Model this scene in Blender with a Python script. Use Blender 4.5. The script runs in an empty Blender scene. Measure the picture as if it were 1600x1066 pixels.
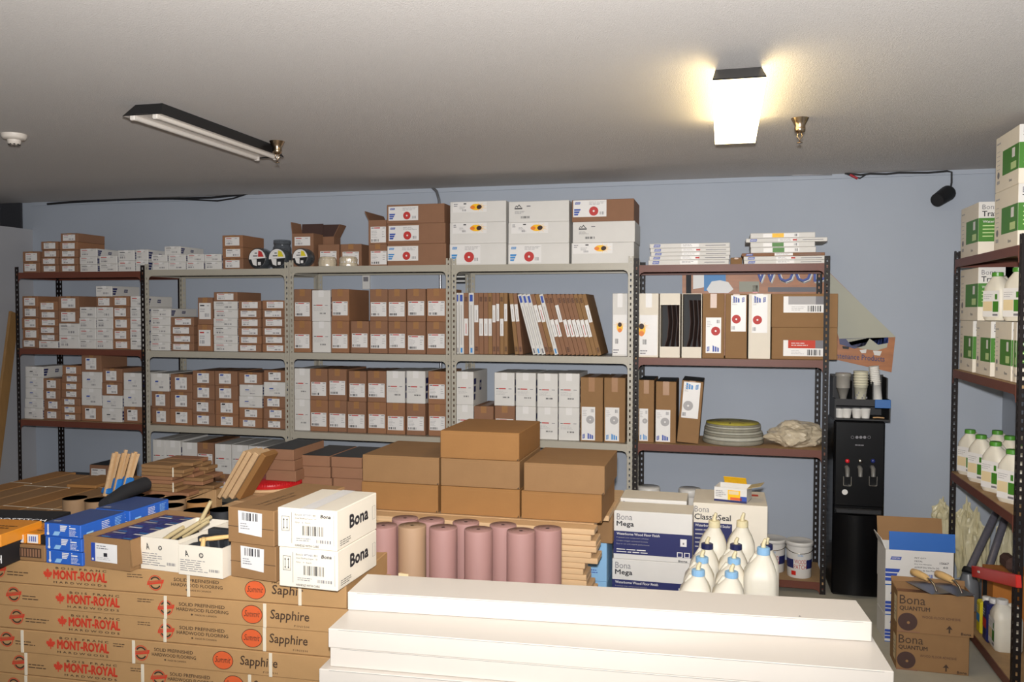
import bpy, bmesh, math, random
from mathutils import Vector, Matrix
random.seed(7)
S = bpy.context.scene
COL = S.collection
# ---------------- camera, exposure, lights ----------------
F, YAW, PIT, ROL, HC = 1320.9, .2455, .0335, .0023, 1.744
fw = Vector((-math.sin(YAW)*math.cos(PIT), math.cos(YAW)*math.cos(PIT), -math.sin(PIT)))
rt = Vector((math.cos(YAW), math.sin(YAW), 0))
dn = fw.cross(rt)
rt, dn = math.cos(ROL)*rt - math.sin(ROL)*dn, math.sin(ROL)*rt + math.cos(ROL)*dn
CAMP = Vector((0, 0, HC)); V_UP = Vector((0, 0, 1))
cd = bpy.data.cameras.new('camera'); cam = bpy.data.objects.new('camera', cd); COL.objects.link(cam)
cd.sensor_width = 36; cd.lens = F/1600*36; cd.clip_start = .05
cam.matrix_world = Matrix.Translation(CAMP) @ Matrix((rt, -dn, -fw)).transposed().to_4x4()
S.camera = cam
S.view_settings.view_transform = 'Standard'; S.view_settings.look = 'None'
S.view_settings.gamma = 1; S.view_settings.use_curve_mapping = False
S.view_settings.exposure = 0.0
W = bpy.data.worlds.new('world'); S.world = W; W.use_nodes = True
W.node_tree.nodes['Background'].inputs[0].default_value = (.6, .7, 1, 1)
W.node_tree.nodes['Background'].inputs[1].default_value = .05
# the photographer's flash, just above the lens
fl = bpy.data.lights.new('camera_flash', 'SPOT'); fl.energy = 930; fl.spot_size = math.radians(106); fl.spot_blend = 1.0
fl.shadow_soft_size = .035; fl.color = (1, .985, .97)
flo = bpy.data.objects.new('camera_flash', fl); COL.objects.link(flo)
flo.location = CAMP - dn*.13 + rt*.0; flo.rotation_euler = (fw + V_UP*.25 + rt*.0).to_track_quat('-Z', 'Y').to_euler(); flo.scale = (1.65, 1, 1)
# unseen area lamps behind the photographer, added as ambient fill
for (lx, ly) in ((-3.2, -.6), (.2, -1.2)):
    al = bpy.data.lights.new('ambient_fill', 'AREA'); al.shape = 'RECTANGLE'; al.size = .3; al.size_y = 1.2
    al.energy = 24; al.color = (.80, .88, 1)
    ao = bpy.data.objects.new('ambient_fill', al); COL.objects.link(ao); ao.location = (lx, ly, 2.6)

def ray(x, y):
    return fw*F + rt*(x-800) + dn*(y-533)
def PX(x, y, X):
    d = ray(x, y); return CAMP + d*(X/d.x)
def PY(x, y, Y):
    d = ray(x, y); return CAMP + d*(Y/d.y)
def PZ(x, y, Z):
    d = ray(x, y); return CAMP + d*((Z-HC)/d.z)
def PD(x, y, D):
    return CAMP + ray(x, y)*(D/F)
# ---------------- materials ----------------
def lin(c):
    if isinstance(c, str): c = tuple(int(c[i:i+2], 16)/255 for i in (0, 2, 4))
    return tuple(x/12.92 if x <= .04045 else ((x+.055)/1.055)**2.4 for x in c)
MATS = {}
def mat(name, col, rough=.6, metal=0, var=.06, scale=8, bump=0, bscale=200, emit=0, spec=.5, alpha=1, trans=0, stretch=None, coat=0, sub=0):
    m = bpy.data.materials.new(name); m.use_nodes = True; nt = m.node_tree; b = nt.nodes['Principled BSDF']
    c = lin(col)
    b.inputs['Roughness'].default_value = rough; b.inputs['Metallic'].default_value = metal
    b.inputs['Specular IOR Level'].default_value = spec
    tc = nt.nodes.new('ShaderNodeTexCoord'); src = tc.outputs['Object']
    if stretch:
        mp = nt.nodes.new('ShaderNodeMapping'); mp.inputs['Scale'].default_value = stretch
        nt.links.new(src, mp.inputs[0]); src = mp.outputs[0]
    if var:
        n = nt.nodes.new('ShaderNodeTexNoise'); n.inputs['Scale'].default_value = scale; n.inputs['Detail'].default_value = 4
        nt.links.new(src, n.inputs[0])
        mx = nt.nodes.new('ShaderNodeMix'); mx.data_type = 'RGBA'
        mx.inputs[6].default_value = tuple(x*(1-var*1.6) for x in c)+(1,)
        mx.inputs[7].default_value = tuple(min(1, x*(1+var*1.6)) for x in c)+(1,)
        nt.links.new(n.outputs[0], mx.inputs[0]); nt.links.new(mx.outputs[2], b.inputs['Base Color'])
    else: b.inputs['Base Color'].default_value = c+(1,)
    if bump:
        n2 = nt.nodes.new('ShaderNodeTexNoise'); n2.inputs['Scale'].default_value = bscale; n2.inputs['Detail'].default_value = 3
        nt.links.new(src, n2.inputs[0])
        bp = nt.nodes.new('ShaderNodeBump'); bp.inputs['Strength'].default_value = bump; bp.inputs['Distance'].default_value = .01
        nt.links.new(n2.outputs[0], bp.inputs['Height']); nt.links.new(bp.outputs[0], b.inputs['Normal'])
    if emit: b.inputs['Emission Color'].default_value = c+(1,); b.inputs['Emission Strength'].default_value = emit
    if alpha < 1: b.inputs['Alpha'].default_value = alpha
    if trans: b.inputs['Transmission Weight'].default_value = trans
    if coat: b.inputs['Coat Weight'].default_value = coat
    if sub:
        b.inputs['Subsurface Weight'].default_value = sub; b.inputs['Subsurface Radius'].default_value = (.02, .015, .01)
    MATS[name] = m; return m
mat('wall_paint', 'a6adb8', .75, var=.03, scale=2, bump=.05, bscale=120)
mat('left_wall_paint', 'a9a9ad', .75, var=.03, scale=2)
mat('ceiling_stipple', 'c9c4c0', .9, var=.07, scale=160, bump=.42, bscale=210)
mat('concrete', 'aca798', .6, var=.14, scale=5, bump=.1, bscale=40)
mat('gap_shade', '34353a', .8, var=.1)
mat('kraft', '8d6b47', .75, var=.05, scale=12, bump=.06, bscale=60, spec=.3)
mat('kraft_brown', '89644c', .75, var=.05, scale=12, bump=.05, bscale=60, spec=.3)
mat('kraft_gold', '93693c', .75, var=.05, scale=10, bump=.06, bscale=60, spec=.3)
mat('kraft_print', 'ab865a', .75, var=.05, scale=12, bump=.06, bscale=60, spec=.3)
mat('kraft_tan', '93694c', .75, var=.05, scale=12, bump=.05, bscale=60, spec=.3)
mat('kraft_dark', '46302a', .8, var=.08)
mat('dark_lid', '2b3238', .6, var=.08)
mat('tape_tan', '9c7148', .35, var=.05, scale=30)
mat('seam', '3c2c20', .9, var=0)
mat('seam_grey', '8d8a86', .9, var=0)
mat('white_card', 'd2cfca', .6, var=.03, scale=10)
mat('cream_card', 'dfd6c6', .6, var=.03, scale=10)
mat('gloss_white', 'd3cbc1', .3, var=.02, scale=6, spec=.45)
mat('label_white', 'dedbd8', .4, var=.02, scale=30)
mat('ink', '25242a', .6, var=0); mat('ink_grey', '77757a', .6, var=0); mat('ink_light', 'a7a4a4', .6, var=0)
mat('ink_red', 'b8302c', .6, var=0); mat('ink_blue', '2b49a0', .5, var=0); mat('ink_cyan', '3b86c4', .5, var=0)
mat('ink_navy', '23285c', .4, var=.03); mat('ink_green', '3f7a22', .5, var=.03); mat('ink_green_light', 'b9cf8e', .5, var=0)
mat('ink_orange', 'cf5a2c', .6, var=0); mat('print_red', 'c23a22', .65, var=.05, scale=60); mat('print_dark', '3d2a1c', .7, var=.04)
mat('sun_yellow', 'f2b705', .5, var=.1, scale=60); mat('sun_orange', 'e2790c', .5, var=.1, scale=60); mat('sun_brown', '2c1210', .6, var=0)
mat('rack_beige', 'a8a294', .38, var=.04, scale=6, spec=.5)
mat('rack_dark', '191210', .5, var=.06, scale=8, spec=.25)
mat('rack_red', '66382a', .45, var=.06, scale=8, spec=.35)
mat('board', 'a3835c', .7, var=.12, scale=30)
mat('steel', 'b9b4aa', .22, 1, var=.04)
mat('brass', 'a8937a', .25, 1, var=.04)
mat('black_plastic', '08080a', .3, var=.02, spec=.3)
mat('black_matte', '17171a', .6, var=.05)
mat('dark_foam', '24262a', .7, var=.1, scale=40)
mat('grey_plastic', '6c6a66', .4, var=.05)
mat('hdpe', 'd9d3c4', .45, var=.03, scale=20, sub=.1)
mat('hdpe_cream', 'ddd0a8', .45, var=.04, scale=20, sub=.1)
mat('clear_plastic', 'c8ccc8', .12, var=0, alpha=.38, spec=.8)
mat('jar_smoke', '5a5f64', .1, var=0, alpha=.5, spec=.8)
mat('bag_plastic', 'cdbfa6', .22, var=.1, scale=16, bump=.5, bscale=26, spec=.7, alpha=.9)
mat('cap_blue', '8bb7dc', .35, var=.02); mat('cap_navy', '1f2450', .35, var=.02); mat('cap_green', '4a8a2c', .35, var=.03); mat('cap_dark_green', '24452c', .4, var=.02)
mat('rosin', '96706a', .7, var=.07, scale=7, stretch=(1, 1, .25), bump=.05, bscale=30)
mat('rosin_tan', '9c7e62', .7, var=.06, scale=7, stretch=(1, 1, .25))
mat('felt_roll', '85694c', .8, var=.1, scale=9, stretch=(1, 1, .3))
mat('black_paper', '1d1e22', .7, var=.1, scale=20)
mat('hole_dark', '0b0a0a', .9, var=0)
mat('pale_wood', 'c8a57c', .6, var=.13, scale=6, stretch=(.6, 6, 10))
mat('pale_wood_end', 'c7a27a', .7, var=.2, scale=40)
mat('stick_wood', 'c29a6c', .6, var=.14, scale=20, stretch=(3, 3, .3))
mat('wall_plank', '9a7547', .6, var=.12, scale=10, stretch=(3, 3, .4))
mat('painter_tape', '1f6fb8', .5, var=.04)
mat('box_blue', '2a5db5', .38, var=.03, scale=6); mat('box_blue_top', '33497e', .4, var=.05, scale=20)
mat('inner_blue', '1c5cab', .5, var=.03)
mat('pack_navy', '27265f', .35, var=.06, scale=8)
mat('orange_pack', 'd98a26', .4, var=.05, scale=20)
mat('red_plastic', 'b7161e', .4, var=.1, scale=60); mat('red_metal', 'c4281f', .35, var=.04)
mat('disc_yellow', 'a79b3c', .7, var=.08, scale=30); mat('disc_grey', '8c887a', .85, var=.15, scale=40); mat('disc_white', 'b5b3a6', .85, var=.12, scale=40)
mat('foam_brush', 'd8c49a', .6, var=.04); mat('stick_cream', 'b9a67c', .6, var=.05)
mat('bucket_white', 'd6d3ce', .4, var=.02)
mat('cup_white', 'd9d6d0', .5, var=.02); mat('cup_grey', '8f8b84', .35, var=.03)
mat('holder_blue', '2a5f9e', .4, var=.02); mat('coffee_paper', 'c9c4ae', .6, var=0)
mat('lamp_lens', 'ffe6ac', .3, var=0, emit=8)
mat('lamp_off', 'cfc8c0', .3, var=.02); mat('lamp_dark', '121214', .4, var=0)
mat('conduit', '8f8f92', .3, .8, var=.03)
mat('wire_black', '1b1b1e', .6, var=0); mat('wire_grey', '6a6a6c', .6, var=0); mat('wire_red', 'a3222c', .6, var=0)
mat('smoke_white', 'cfc6bb', .5, var=.02)
mat('banner_wood', 'a56534', .45, var=.25, scale=7, stretch=(1, 1, 5)); mat('banner_back', 'a9a898', .6, var=.03, scale=3)
mat('vac_grey', '6e7176', .35, var=.06); mat('hose_grey', '6b6972', .35, .3, var=.15, scale=60)
mat('trowel_steel', '8a8c8e', .3, .8, var=.08, scale=30); mat('handle_wood', 'd8b277', .5, var=.08, scale=30)
mat('cloudy_bag', 'ded4ae', .35, var=.12, scale=12, bump=.4, bscale=20, alpha=.85)
mat('knob_red', 'd0202a', .3, var=0); mat('knob_blue', '26306e', .3, var=0)
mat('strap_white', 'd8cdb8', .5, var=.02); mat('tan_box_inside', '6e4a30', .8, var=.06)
mat('yellow_can', 'd6c52c', .4, var=.04); mat('orange_card', 'b5702a', .6, var=.06, scale=20)
# ---------------- geometry helpers ----------------
_tc = {}
def text_mesh(s, bold=0, shear=0, space=1):
    bold = 0; k = (s, bold, shear, space)
    if k in _tc: return _tc[k]
    c = bpy.data.curves.new('t', 'FONT'); c.body = s; c.size = 1; c.offset = bold; c.shear = shear; c.resolution_u = 2; c.space_character = space
    o = bpy.data.objects.new('t', c); COL.objects.link(o)
    me = o.to_mesh()
    vs = [v.co.copy() for v in me.vertices]; fs = [tuple(p.vertices) for p in me.polygons]
    o.to_mesh_clear(); bpy.data.objects.remove(o); bpy.data.curves.remove(c)
    x0 = min(v.x for v in vs); x1 = max(v.x for v in vs); y0 = min(v.y for v in vs); y1 = max(v.y for v in vs)
    _tc[k] = (vs, fs, x0, x1, y0, y1); return _tc[k]
class MB:
    def __init__(s): s.v = []; s.f = []; s.m = []; s.mi = []; s.sm = []
    def _mi(s, m):
        if m not in s.m: s.m.append(m)
        return s.m.index(m)
    def add(s, vs, fs, m, smooth=False):
        b = len(s.v); s.v += [tuple(v) for v in vs]; i = s._mi(m)
        for f in fs: s.f.append(tuple(b+k for k in f)); s.mi.append(i); s.sm.append(smooth)
    def box(s, x0, y0, z0, x1, y1, z1, m, T=None):
        vs = [Vector((x, y, z)) for z in (z0, z1) for y in (y0, y1) for x in (x0, x1)]
        if T: vs = [T @ v for v in vs]
        s.add(vs, [(0, 2, 3, 1), (4, 5, 7, 6), (0, 1, 5, 4), (2, 6, 7, 3), (0, 4, 6, 2), (1, 3, 7, 5)], m)
    def cbox(s, x0, y0, z0, x1, y1, z1, m, c=.003, T=None):      # box with chamfered edges
        c = min(c, (x1-x0)*.3, (y1-y0)*.3, (z1-z0)*.3)
        X = (x0, x1); Y = (y0, y1); Z = (z0, z1); vs = []; idx = {}
        for i in (0, 1):
            for j in (0, 1):
                for k in (0, 1):
                    for a in range(3):
                        p = [X[i], Y[j], Z[k]]; sg = (1-2*i, 1-2*j, 1-2*k)
                        for q in range(3):
                            if q != a: p[q] += c*sg[q]
                        idx[(i, j, k, a)] = len(vs); vs.append(Vector(p))
        fs = []
        g = lambda i, j, k, a: idx[(i, j, k, a)]
        for e in (0, 1):
            q = [g(e, 0, 0, 0), g(e, 1, 0, 0), g(e, 1, 1, 0), g(e, 0, 1, 0)]; fs.append(q if e else q[::-1])
            q = [g(0, e, 0, 1), g(0, e, 1, 1), g(1, e, 1, 1), g(1, e, 0, 1)]; fs.append(q if e else q[::-1])
            q = [g(0, 0, e, 2), g(1, 0, e, 2), g(1, 1, e, 2), g(0, 1, e, 2)]; fs.append(q if e else q[::-1])
        for i in (0, 1):
            for j in (0, 1):
                q = [g(i, j, 0, 0), g(i, j, 0, 1), g(i, j, 1, 1), g(i, j, 1, 0)]; fs.append(q)
                q = [g(i, 0, j, 0), g(i, 0, j, 2), g(i, 1, j, 2), g(i, 1, j, 0)]; fs.append(q)
                q = [g(0, i, j, 1), g(0, i, j, 2), g(1, i, j, 2), g(1, i, j, 1)]; fs.append(q)
                for k in (0, 1): fs.append([g(i, j, k, 0), g(i, j, k, 1), g(i, j, k, 2)])
        if T: vs = [T @ v for v in vs]
        s.add(vs, fs, m)
    def poly(s, fr, pts, m, off=.0008):
        O, U, V, N = fr
        s.add([O+U*a+V*b+N*off for a, b in pts], [tuple(range(len(pts)))], m)
    def rect(s, fr, u0, v0, u1, v1, m, off=.0008): s.poly(fr, [(u0, v0), (u1, v0), (u1, v1), (u0, v1)], m, off)
    def disc(s, fr, u, v, r, m, off=.0008, n=20, ry=None, a0=0, a1=2*math.pi, tilt=0):
        ry = ry or r
        s.poly(fr, [(u+r*math.cos(a0+(a1-a0)*i/n)*math.cos(tilt)-ry*math.sin(a0+(a1-a0)*i/n)*math.sin(tilt), v+r*math.cos(a0+(a1-a0)*i/n)*math.sin(tilt)+ry*math.sin(a0+(a1-a0)*i/n)*math.cos(tilt)) for i in range(n)], m, off)
    def ring(s, fr, u, v, r, r2, m, off=.0008, n=24, k=1, a0=0, a1=2*math.pi):
        O, U, V, N = fr; vs = []; 
        for i in range(n+1):
            a = a0+(a1-a0)*i/n
            for q in (r, r2): vs.append(O+U*(u+q*math.cos(a))+V*(v+k*q*math.sin(a))+N*off)
        s.add(vs, [(2*i, 2*i+2, 2*i+3, 2*i+1) for i in range(n)], m)
    def text(s, t, fr, u, v, m, h=None, w=None, off=.0012, bold=0, shear=0, space=1, rot=0, slope=0):
        if bold:
            q = bold*(h if h else .02)*.9
            for du, dv in ((-q, 0), (q, 0), (0, q), (0, -q)): s.text(t, fr, u+du, v+dv, m, h, w, off+.0001*(dv > 0), 0, shear, space, rot, slope)
        O, U, V, N = fr; vs, fs, x0, x1, y0, y1 = text_mesh(t, 0, shear, space)
        sy = h/(y1-y0) if h else w/(x1-x0); sx = w/(x1-x0) if w else sy
        out = []
        for p in vs:
            a = (p.x-x0)*sx; b = (p.y-y0)*sy + slope*a
            if rot: a, b = -b, a
            out.append(O+U*(u+a)+V*(v+b)+N*off)
        s.add(out, fs, m)
    def tube(s, pts, r, m, n=8, cap=True, smooth=True):
        pts = [Vector(p) for p in pts]; rs = r if isinstance(r, (list, tuple)) else [r]*len(pts)
        vs = []; prev = None
        for i, p in enumerate(pts):
            t = (pts[min(i+1, len(pts)-1)]-pts[max(i-1, 0)]).normalized()
            a = t.orthogonal().normalized() if prev is None else (prev-t*prev.dot(t)).normalized()
            prev = a; b = t.cross(a)
            vs += [p+(a*math.cos(2*math.pi*k/n)+b*math.sin(2*math.pi*k/n))*rs[i] for k in range(n)]
        fs = [(i*n+k, i*n+(k+1) % n, (i+1)*n+(k+1) % n, (i+1)*n+k) for i in range(len(pts)-1) for k in range(n)]
        s.add(vs, fs, m, smooth)
        if cap: s.add(vs[:n], [tuple(range(n))[::-1]], m); s.add(vs[-n:], [tuple(range(n))], m)
    def lathe(s, prof, m, c=(0, 0, 0), n=24, T=None, smooth=True, sx=1, sy=1):
        vs = []
        for r, z in prof: vs += [Vector((c[0]+sx*r*math.cos(2*math.pi*k/n), c[1]+sy*r*math.sin(2*math.pi*k/n), c[2]+z)) for k in range(n)]
        if T: vs = [T @ v for v in vs]
        fs = [(i*n+k, i*n+(k+1) % n, (i+1)*n+(k+1) % n, (i+1)*n+k) for i in range(len(prof)-1) for k in range(n)]
        s.add(vs, fs, m, smooth)
        if prof[0][0] > 1e-4: s.add(vs[:n], [tuple(range(n))[::-1]], m)
        if prof[-1][0] > 1e-4: s.add(vs[-n:], [tuple(range(n))], m)
    def build(s, name, parent=None, loc=None, rz=0, **tags):
        me = bpy.data.meshes.new(name); me.from_pydata(s.v, [], s.f)
        for m in s.m: me.materials.append(MATS[m])
        me.polygons.foreach_set('material_index', s.mi); me.polygons.foreach_set('use_smooth', s.sm); me.update()
        o = bpy.data.objects.new(name, me); COL.objects.link(o)
        if parent: o.parent = parent
        if loc is not None: o.location = loc
        o.rotation_euler.z = rz
        for k, v in tags.items():
            if v: o[{'label': 'label', 'cat': 'category', 'group': 'group', 'kind': 'kind'}[k]] = v
        return o
def thing(name, label, cat, loc=(0, 0, 0), rz=0, group=None):
    o = bpy.data.objects.new(name, None); COL.objects.link(o); o.location = loc; o.rotation_euler.z = rz
    o['label'] = label; o['category'] = cat; o.empty_display_size = .05
    if group: o['group'] = group
    return o
def V3(*a): return Vector(a)
def frame(face, w, d, h):
    return {'front': (V3(0, 0, 0), V3(1, 0, 0), V3(0, 0, 1), V3(0, -1, 0)), 'right': (V3(w, 0, 0), V3(0, 1, 0), V3(0, 0, 1), V3(1, 0, 0)),
            'left': (V3(0, d, 0), V3(0, -1, 0), V3(0, 0, 1), V3(-1, 0, 0)), 'top': (V3(0, 0, h), V3(1, 0, 0), V3(0, 1, 0), V3(0, 0, 1))}[face]
def barcode(mb, fr, u, v, w, h, m='ink', n=11, seed=0):
    r = random.Random(seed); x = 0; ws = [r.choice((1, 1, 2, 3)) for _ in range(2*n)]; t = sum(ws)
    for i, q in enumerate(ws):
        if i % 2 == 0: mb.rect(fr, u+w*x/t, v, u+w*(x+q)/t, v+h, m, .0014)
        x += q
def lines(mb, fr, u, v, w, h, n, m='ink_grey', seed=0, frac=.45):
    r = random.Random(seed); s = h/n
    for i in range(n):
        y = v+h-(i+1)*s+s*(1-frac)/2; x = u; e = u+w*r.uniform(.55, 1)
        while x < e-w*.04:
            q = min(e, x+w*r.uniform(.1, .3)); mb.rect(fr, x, y, q, y+s*frac, m, .0013); x = q+w*.035
def norton(mb, fr, u, v, w, h, m='ink_blue', rot=0):       # the slanted badge with its name
    if rot:
        mb.poly(fr, [(u, v), (u+w, v+w*.3), (u+w, v+h), (u, v+h-w*.3)], m, .0012)
        mb.text('NORTON', fr, u+w*.75, v+h*.2, 'label_white', h=w*.5, w=h*.62, off=.0018, rot=1, bold=.02); return
    mb.poly(fr, [(u, v), (u+w*.92, v), (u+w, v+h), (u+w*.1, v+h)], m, .0012)
    mb.text('NORTON', fr, u+w*.14, v+h*.25, 'label_white', h=h*.5, w=w*.7, off=.0018, bold=.02)
def bars3(mb, fr, u, v, w, h, m='ink_blue', rot=0):        # three stepped bars
    for i in range(3):
        q = 1-.17*(2-i)
        if rot: mb.poly(fr, [(u+w*(i/3), v), (u+w*(i/3+.25), v), (u+w*(i/3+.25), v+h*(1-.14*(i+1))), (u+w*(i/3), v+h*(1-.14*i))], m, .0012)
        else: mb.poly(fr, [(u, v+h*(i/3)), (u+w*(q-.1), v+h*(i/3)), (u+w*q, v+h*(i/3+.25)), (u, v+h*(i/3+.25))], m, .0012)
def sunflower(mb, fr, u, v, r, vert=0):
    R_ = r
    for k in range(18):
        a = 2*math.pi*k/18; q = r*(2.1 if k % 2 else 1.5)
        c, s_ = math.cos(a), math.sin(a)
        mb.poly(fr, [(u+r*.3*math.cos(a-.25), v+r*.3*math.sin(a-.25)), (u+q*c, v+q*s_*.6), (u+r*.3*math.cos(a+.25), v+r*.3*math.sin(a+.25))], 'sun_yellow', .0014+.0002*(k % 2))
    if vert:
        mb.disc(fr, u, v-r*.8, r*.85, 'sun_yellow', .0018, ry=r*1.2); mb.disc(fr, u, v-r*1.5, r*.55, 'sun_orange', .002, ry=r*.6); mb.disc(fr, u, v+r*.05, r*.55, 'sun_brown', .0023, ry=r*.62)
    else:
        mb.disc(fr, u-r*.75, v, r*1.35, 'sun_yellow', .0018, ry=r*.75); mb.disc(fr, u-r*1.6, v-r*.05, r*.6, 'sun_orange', .002, ry=r*.4); mb.disc(fr, u, v, r*.62, 'sun_brown', .0023, ry=r*.5, tilt=.25)
# ---- box labels (each draws on a face frame inside u0..u1, v0..v1) ----
def lab_small(mb, fr, u0, v0, u1, v1, plate=True, seed=0, red='ink_red'):
    w, h = u1-u0, v1-v0
    if plate: mb.rect(fr, u0, v0, u1, v1, 'label_white')
    mb.rect(fr, u0+w*.08, v0+h*.8, u0+w*.45, v0+h*.88, red if seed % 3 else 'ink', .0013)
    mb.rect(fr, u0+w*.68, v0+h*.8, u0+w*.85, v0+h*.87, 'ink_light', .0013)
    lines(mb, fr, u0+w*.08, v0+h*.42, w*.45, h*.26, 2, 'ink_light', seed)
    barcode(mb, fr, u0+w*(.5 if seed % 2 else .1), v0+h*.14, w*.4, h*.22, 'ink_grey', 6, seed)
def lab_logo(mb, fr, u0, v0, u1, v1, plate=True, seed=0, blue='ink_blue'):
    w, h = u1-u0, v1-v0
    if plate: mb.rect(fr, u0, v0, u1, v1, 'label_white')
    mb.poly(fr, [(u0+w*.08, v0+h*.78), (u0+w*.36, v0+h*.78), (u0+w*.4, v0+h*.93), (u0+w*.11, v0+h*.93)], blue if seed % 4 else 'ink', .0013)
    lines(mb, fr, u0+w*.1, v0+h*.4, w*.5, h*.34, 3, 'ink_light', seed, .3); lines(mb, fr, u0+w*.62, v0+h*.5, w*.25, h*.4, 3, 'ink_light', seed+1, .3)
    barcode(mb, fr, u0+w*.45, v0+h*.12, w*.42, h*.2, 'ink_grey', 7, seed)
def lab_roll(mb, fr, u0, v0, u1, v1, plate=True, seed=0):
    w, h = u1-u0, v1-v0
    if plate: mb.rect(fr, u0, v0, u1, v1, 'label_white')
    mb.rect(fr, u0+w*.05, v0+h*.9, u0+w*.2, v0+h*.95, 'ink', .0013); mb.rect(fr, u0+w*.22, v0+h*.89, u0+w*.62, v0+h*.96, 'ink_red', .0013)
    mb.rect(fr, u0+w*.78, v0+h*.9, u0+w*.96, v0+h*.94, 'ink_grey', .0013)
    if plate: 
        lines(mb, fr, u0+w*.06, v0+h*.28, w*.4, h*.5, 5, 'ink_light', seed, .3); barcode(mb, fr, u0+w*.05, v0+h*.06, w*.5, h*.16, 'ink', 8, seed)
        lines(mb, fr, u0+w*.75, v0+h*.3, w*.2, h*.45, 3, 'ink_light', seed+3, .3)
    else:
        lines(mb, fr, u0+w*.06, v0+h*.5, w*.7, h*.3, 4, 'ink_light', seed, .25); barcode(mb, fr, u0+w*.45, v0+h*.3, w*.4, h*.1, 'ink', 8, seed)
def lab_disc(mb, fr, u0, v0, u1, v1, plate=True, seed=0, blue='ink_blue', red='ink_red'):
    w, h = u1-u0, v1-v0
    if plate: mb.rect(fr, u0, v0, u1, v1, 'label_white')
    norton(mb, fr, u0+w*.05, v0+h*.76, w*.17, h*.13, blue); bars3(mb, fr, u0+w*.03, v0+h*.1, w*.2, h*.42, blue)
    mb.disc(fr, u0+w*.62, v0+h*.34, h*.28, red, .0012); mb.disc(fr, u0+w*.62, v0+h*.34, h*.06, 'label_white', .0018)
    lines(mb, fr, u0+w*.48, v0+h*.7, w*.5, h*.22, 3, 'ink_light', seed, .4); barcode(mb, fr, u0+w*.8, v0+h*.12, w*.13, h*.18, 'ink_grey', 5, seed)
def lab_disc_v(mb, fr, u0, v0, u1, v1, plate=True, seed=0, blue='ink_blue', red='ink_red', flip=False):
    w, h = u1-u0, v1-v0
    if plate: mb.rect(fr, u0, v0, u1, v1, 'label_white')
    b = v0+h*.04 if not flip else v0+h*.8
    norton(mb, fr, u0+w*(.08 if not flip else .72), b, w*.16, h*.15, blue, rot=1); bars3(mb, fr, u0+w*(.45 if not flip else .15), b, w*.45, h*.18, blue, rot=1)
    c = (u0+w*.64, v0+h*.62) if not flip else (u0+w*.36, v0+h*.34)
    mb.disc(fr, c[0], c[1], w*.3, red, .0012); mb.disc(fr, c[0], c[1], w*.06, 'label_white', .0018)
    lines(mb, fr, u0+w*.08, v0+h*.72, w*.35, h*.2, 4, 'ink_light', seed, .3); barcode(mb, fr, u0+w*(.7 if not flip else .06), v0+h*(.84 if not flip else .05), w*.22, h*.1, 'ink_grey', 5, seed)
def lab_sun(mb, fr, u0, v0, u1, v1, plate=False, seed=0):
    w, h = u1-u0, v1-v0
    mb.rect(fr, u0, v0, u1, v1, 'label_white')
    lines(mb, fr, u0+w*.03, v0+h*.55, w*.12, h*.35, 2, 'ink_grey', seed); mb.rect(fr, u0+w*.32, v0+h*.78, u0+w*.4, v0+h*.9, 'ink', .0013)
    lines(mb, fr, u0+w*.2, v0+h*.3, w*.18, h*.3, 3, 'ink_light', seed); barcode(mb, fr, u0+w*.28, v0+h*.12, w*.12, h*.18, 'ink_grey', 5, seed)
    sunflower(mb, fr, u0+w*.78, v0+h*.5, h*.42)
def lab_mount(mb, fr, u0, v0, u1, v1, plate=False, seed=0):
    w, h = u1-u0, v1-v0
    q = lambda a, b: (u0+w*a, v0+h*b)
    mb.poly(fr, [q(.0, .75), q(.1, .93), q(.16, .85), q(.27, 1), q(.38, .82), q(.48, .76), q(.36, .78), q(.26, .92), q(.18, .78), q(.1, .86), q(.04, .75)], 'ink', .0012)
    mb.rect(fr, u0, v0+h*.66, u0+w*.46, v0+h*.74, 'ink', .0012); mb.rect(fr, u0+w*.72, v0+h*.82, u0+w*.95, v0+h*.9, 'ink_grey', .0012)
    lines(mb, fr, u0+w*.02, v0+h*.32, w*.6, h*.22, 3, 'ink_grey', seed, .35); barcode(mb, fr, u0+w*.38, v0, w*.55, h*.16, 'ink', 9, seed)
def carton(name, label, cat, loc, rz, w, d, h, m='kraft_brown', group=None, top='tape', lab=None, labname='label', prints=None, lid=None, seam=None, parent=None):
    """a closed carton; the origin is its front lower left corner. lab = list of draw calls -> child mesh; prints = draw calls inside the body mesh"""
    b = MB(); e = .0012
    b.cbox(0, 0, 0, w, d, h, m, .0025)
    sm = seam or ('seam_grey' if 'white' in m or 'cream' in m else 'seam')
    if top and d > .05:
        ft = frame('top', w, d, h)
        if w < d: b.rect(ft, w/2-.001, 0.002, w/2+.001, d-.002, sm, .0006)
        else: b.rect(ft, .002, d/2-.001, w-.002, d/2+.001, sm, .0006)
        if top == 'tape' and h > .03:
            tp = 'tape_tan' if sm == 'seam' else 'label_white'
            if w < d:
                b.rect(ft, w/2-.025*min(1, w/.12), 0, w/2+.025*min(1, w/.12), d, tp, .001); b.rect(frame('front', w, d, h), w/2-.02*min(1, w/.12), h*.78, w/2+.02*min(1, w/.12), h, tp, .0006)
    if lid: b.rect(frame('top', w, d, h), .002, .002, w-.002, d-.002, lid, .0015)
    if prints:
        for fn in prints: fn(b, w, d, h)
    o = b.build(name, parent=parent, loc=loc, rz=rz, label=label, cat=cat, group=group)
    if lab:
        l = MB()
        for fn in lab: fn(l, w, d, h)
        if l.v: l.build(labname, parent=o)
    return o
ORD = ['bottom', 'second', 'third', 'fourth', 'fifth', 'sixth', 'seventh', 'eighth']
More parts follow.
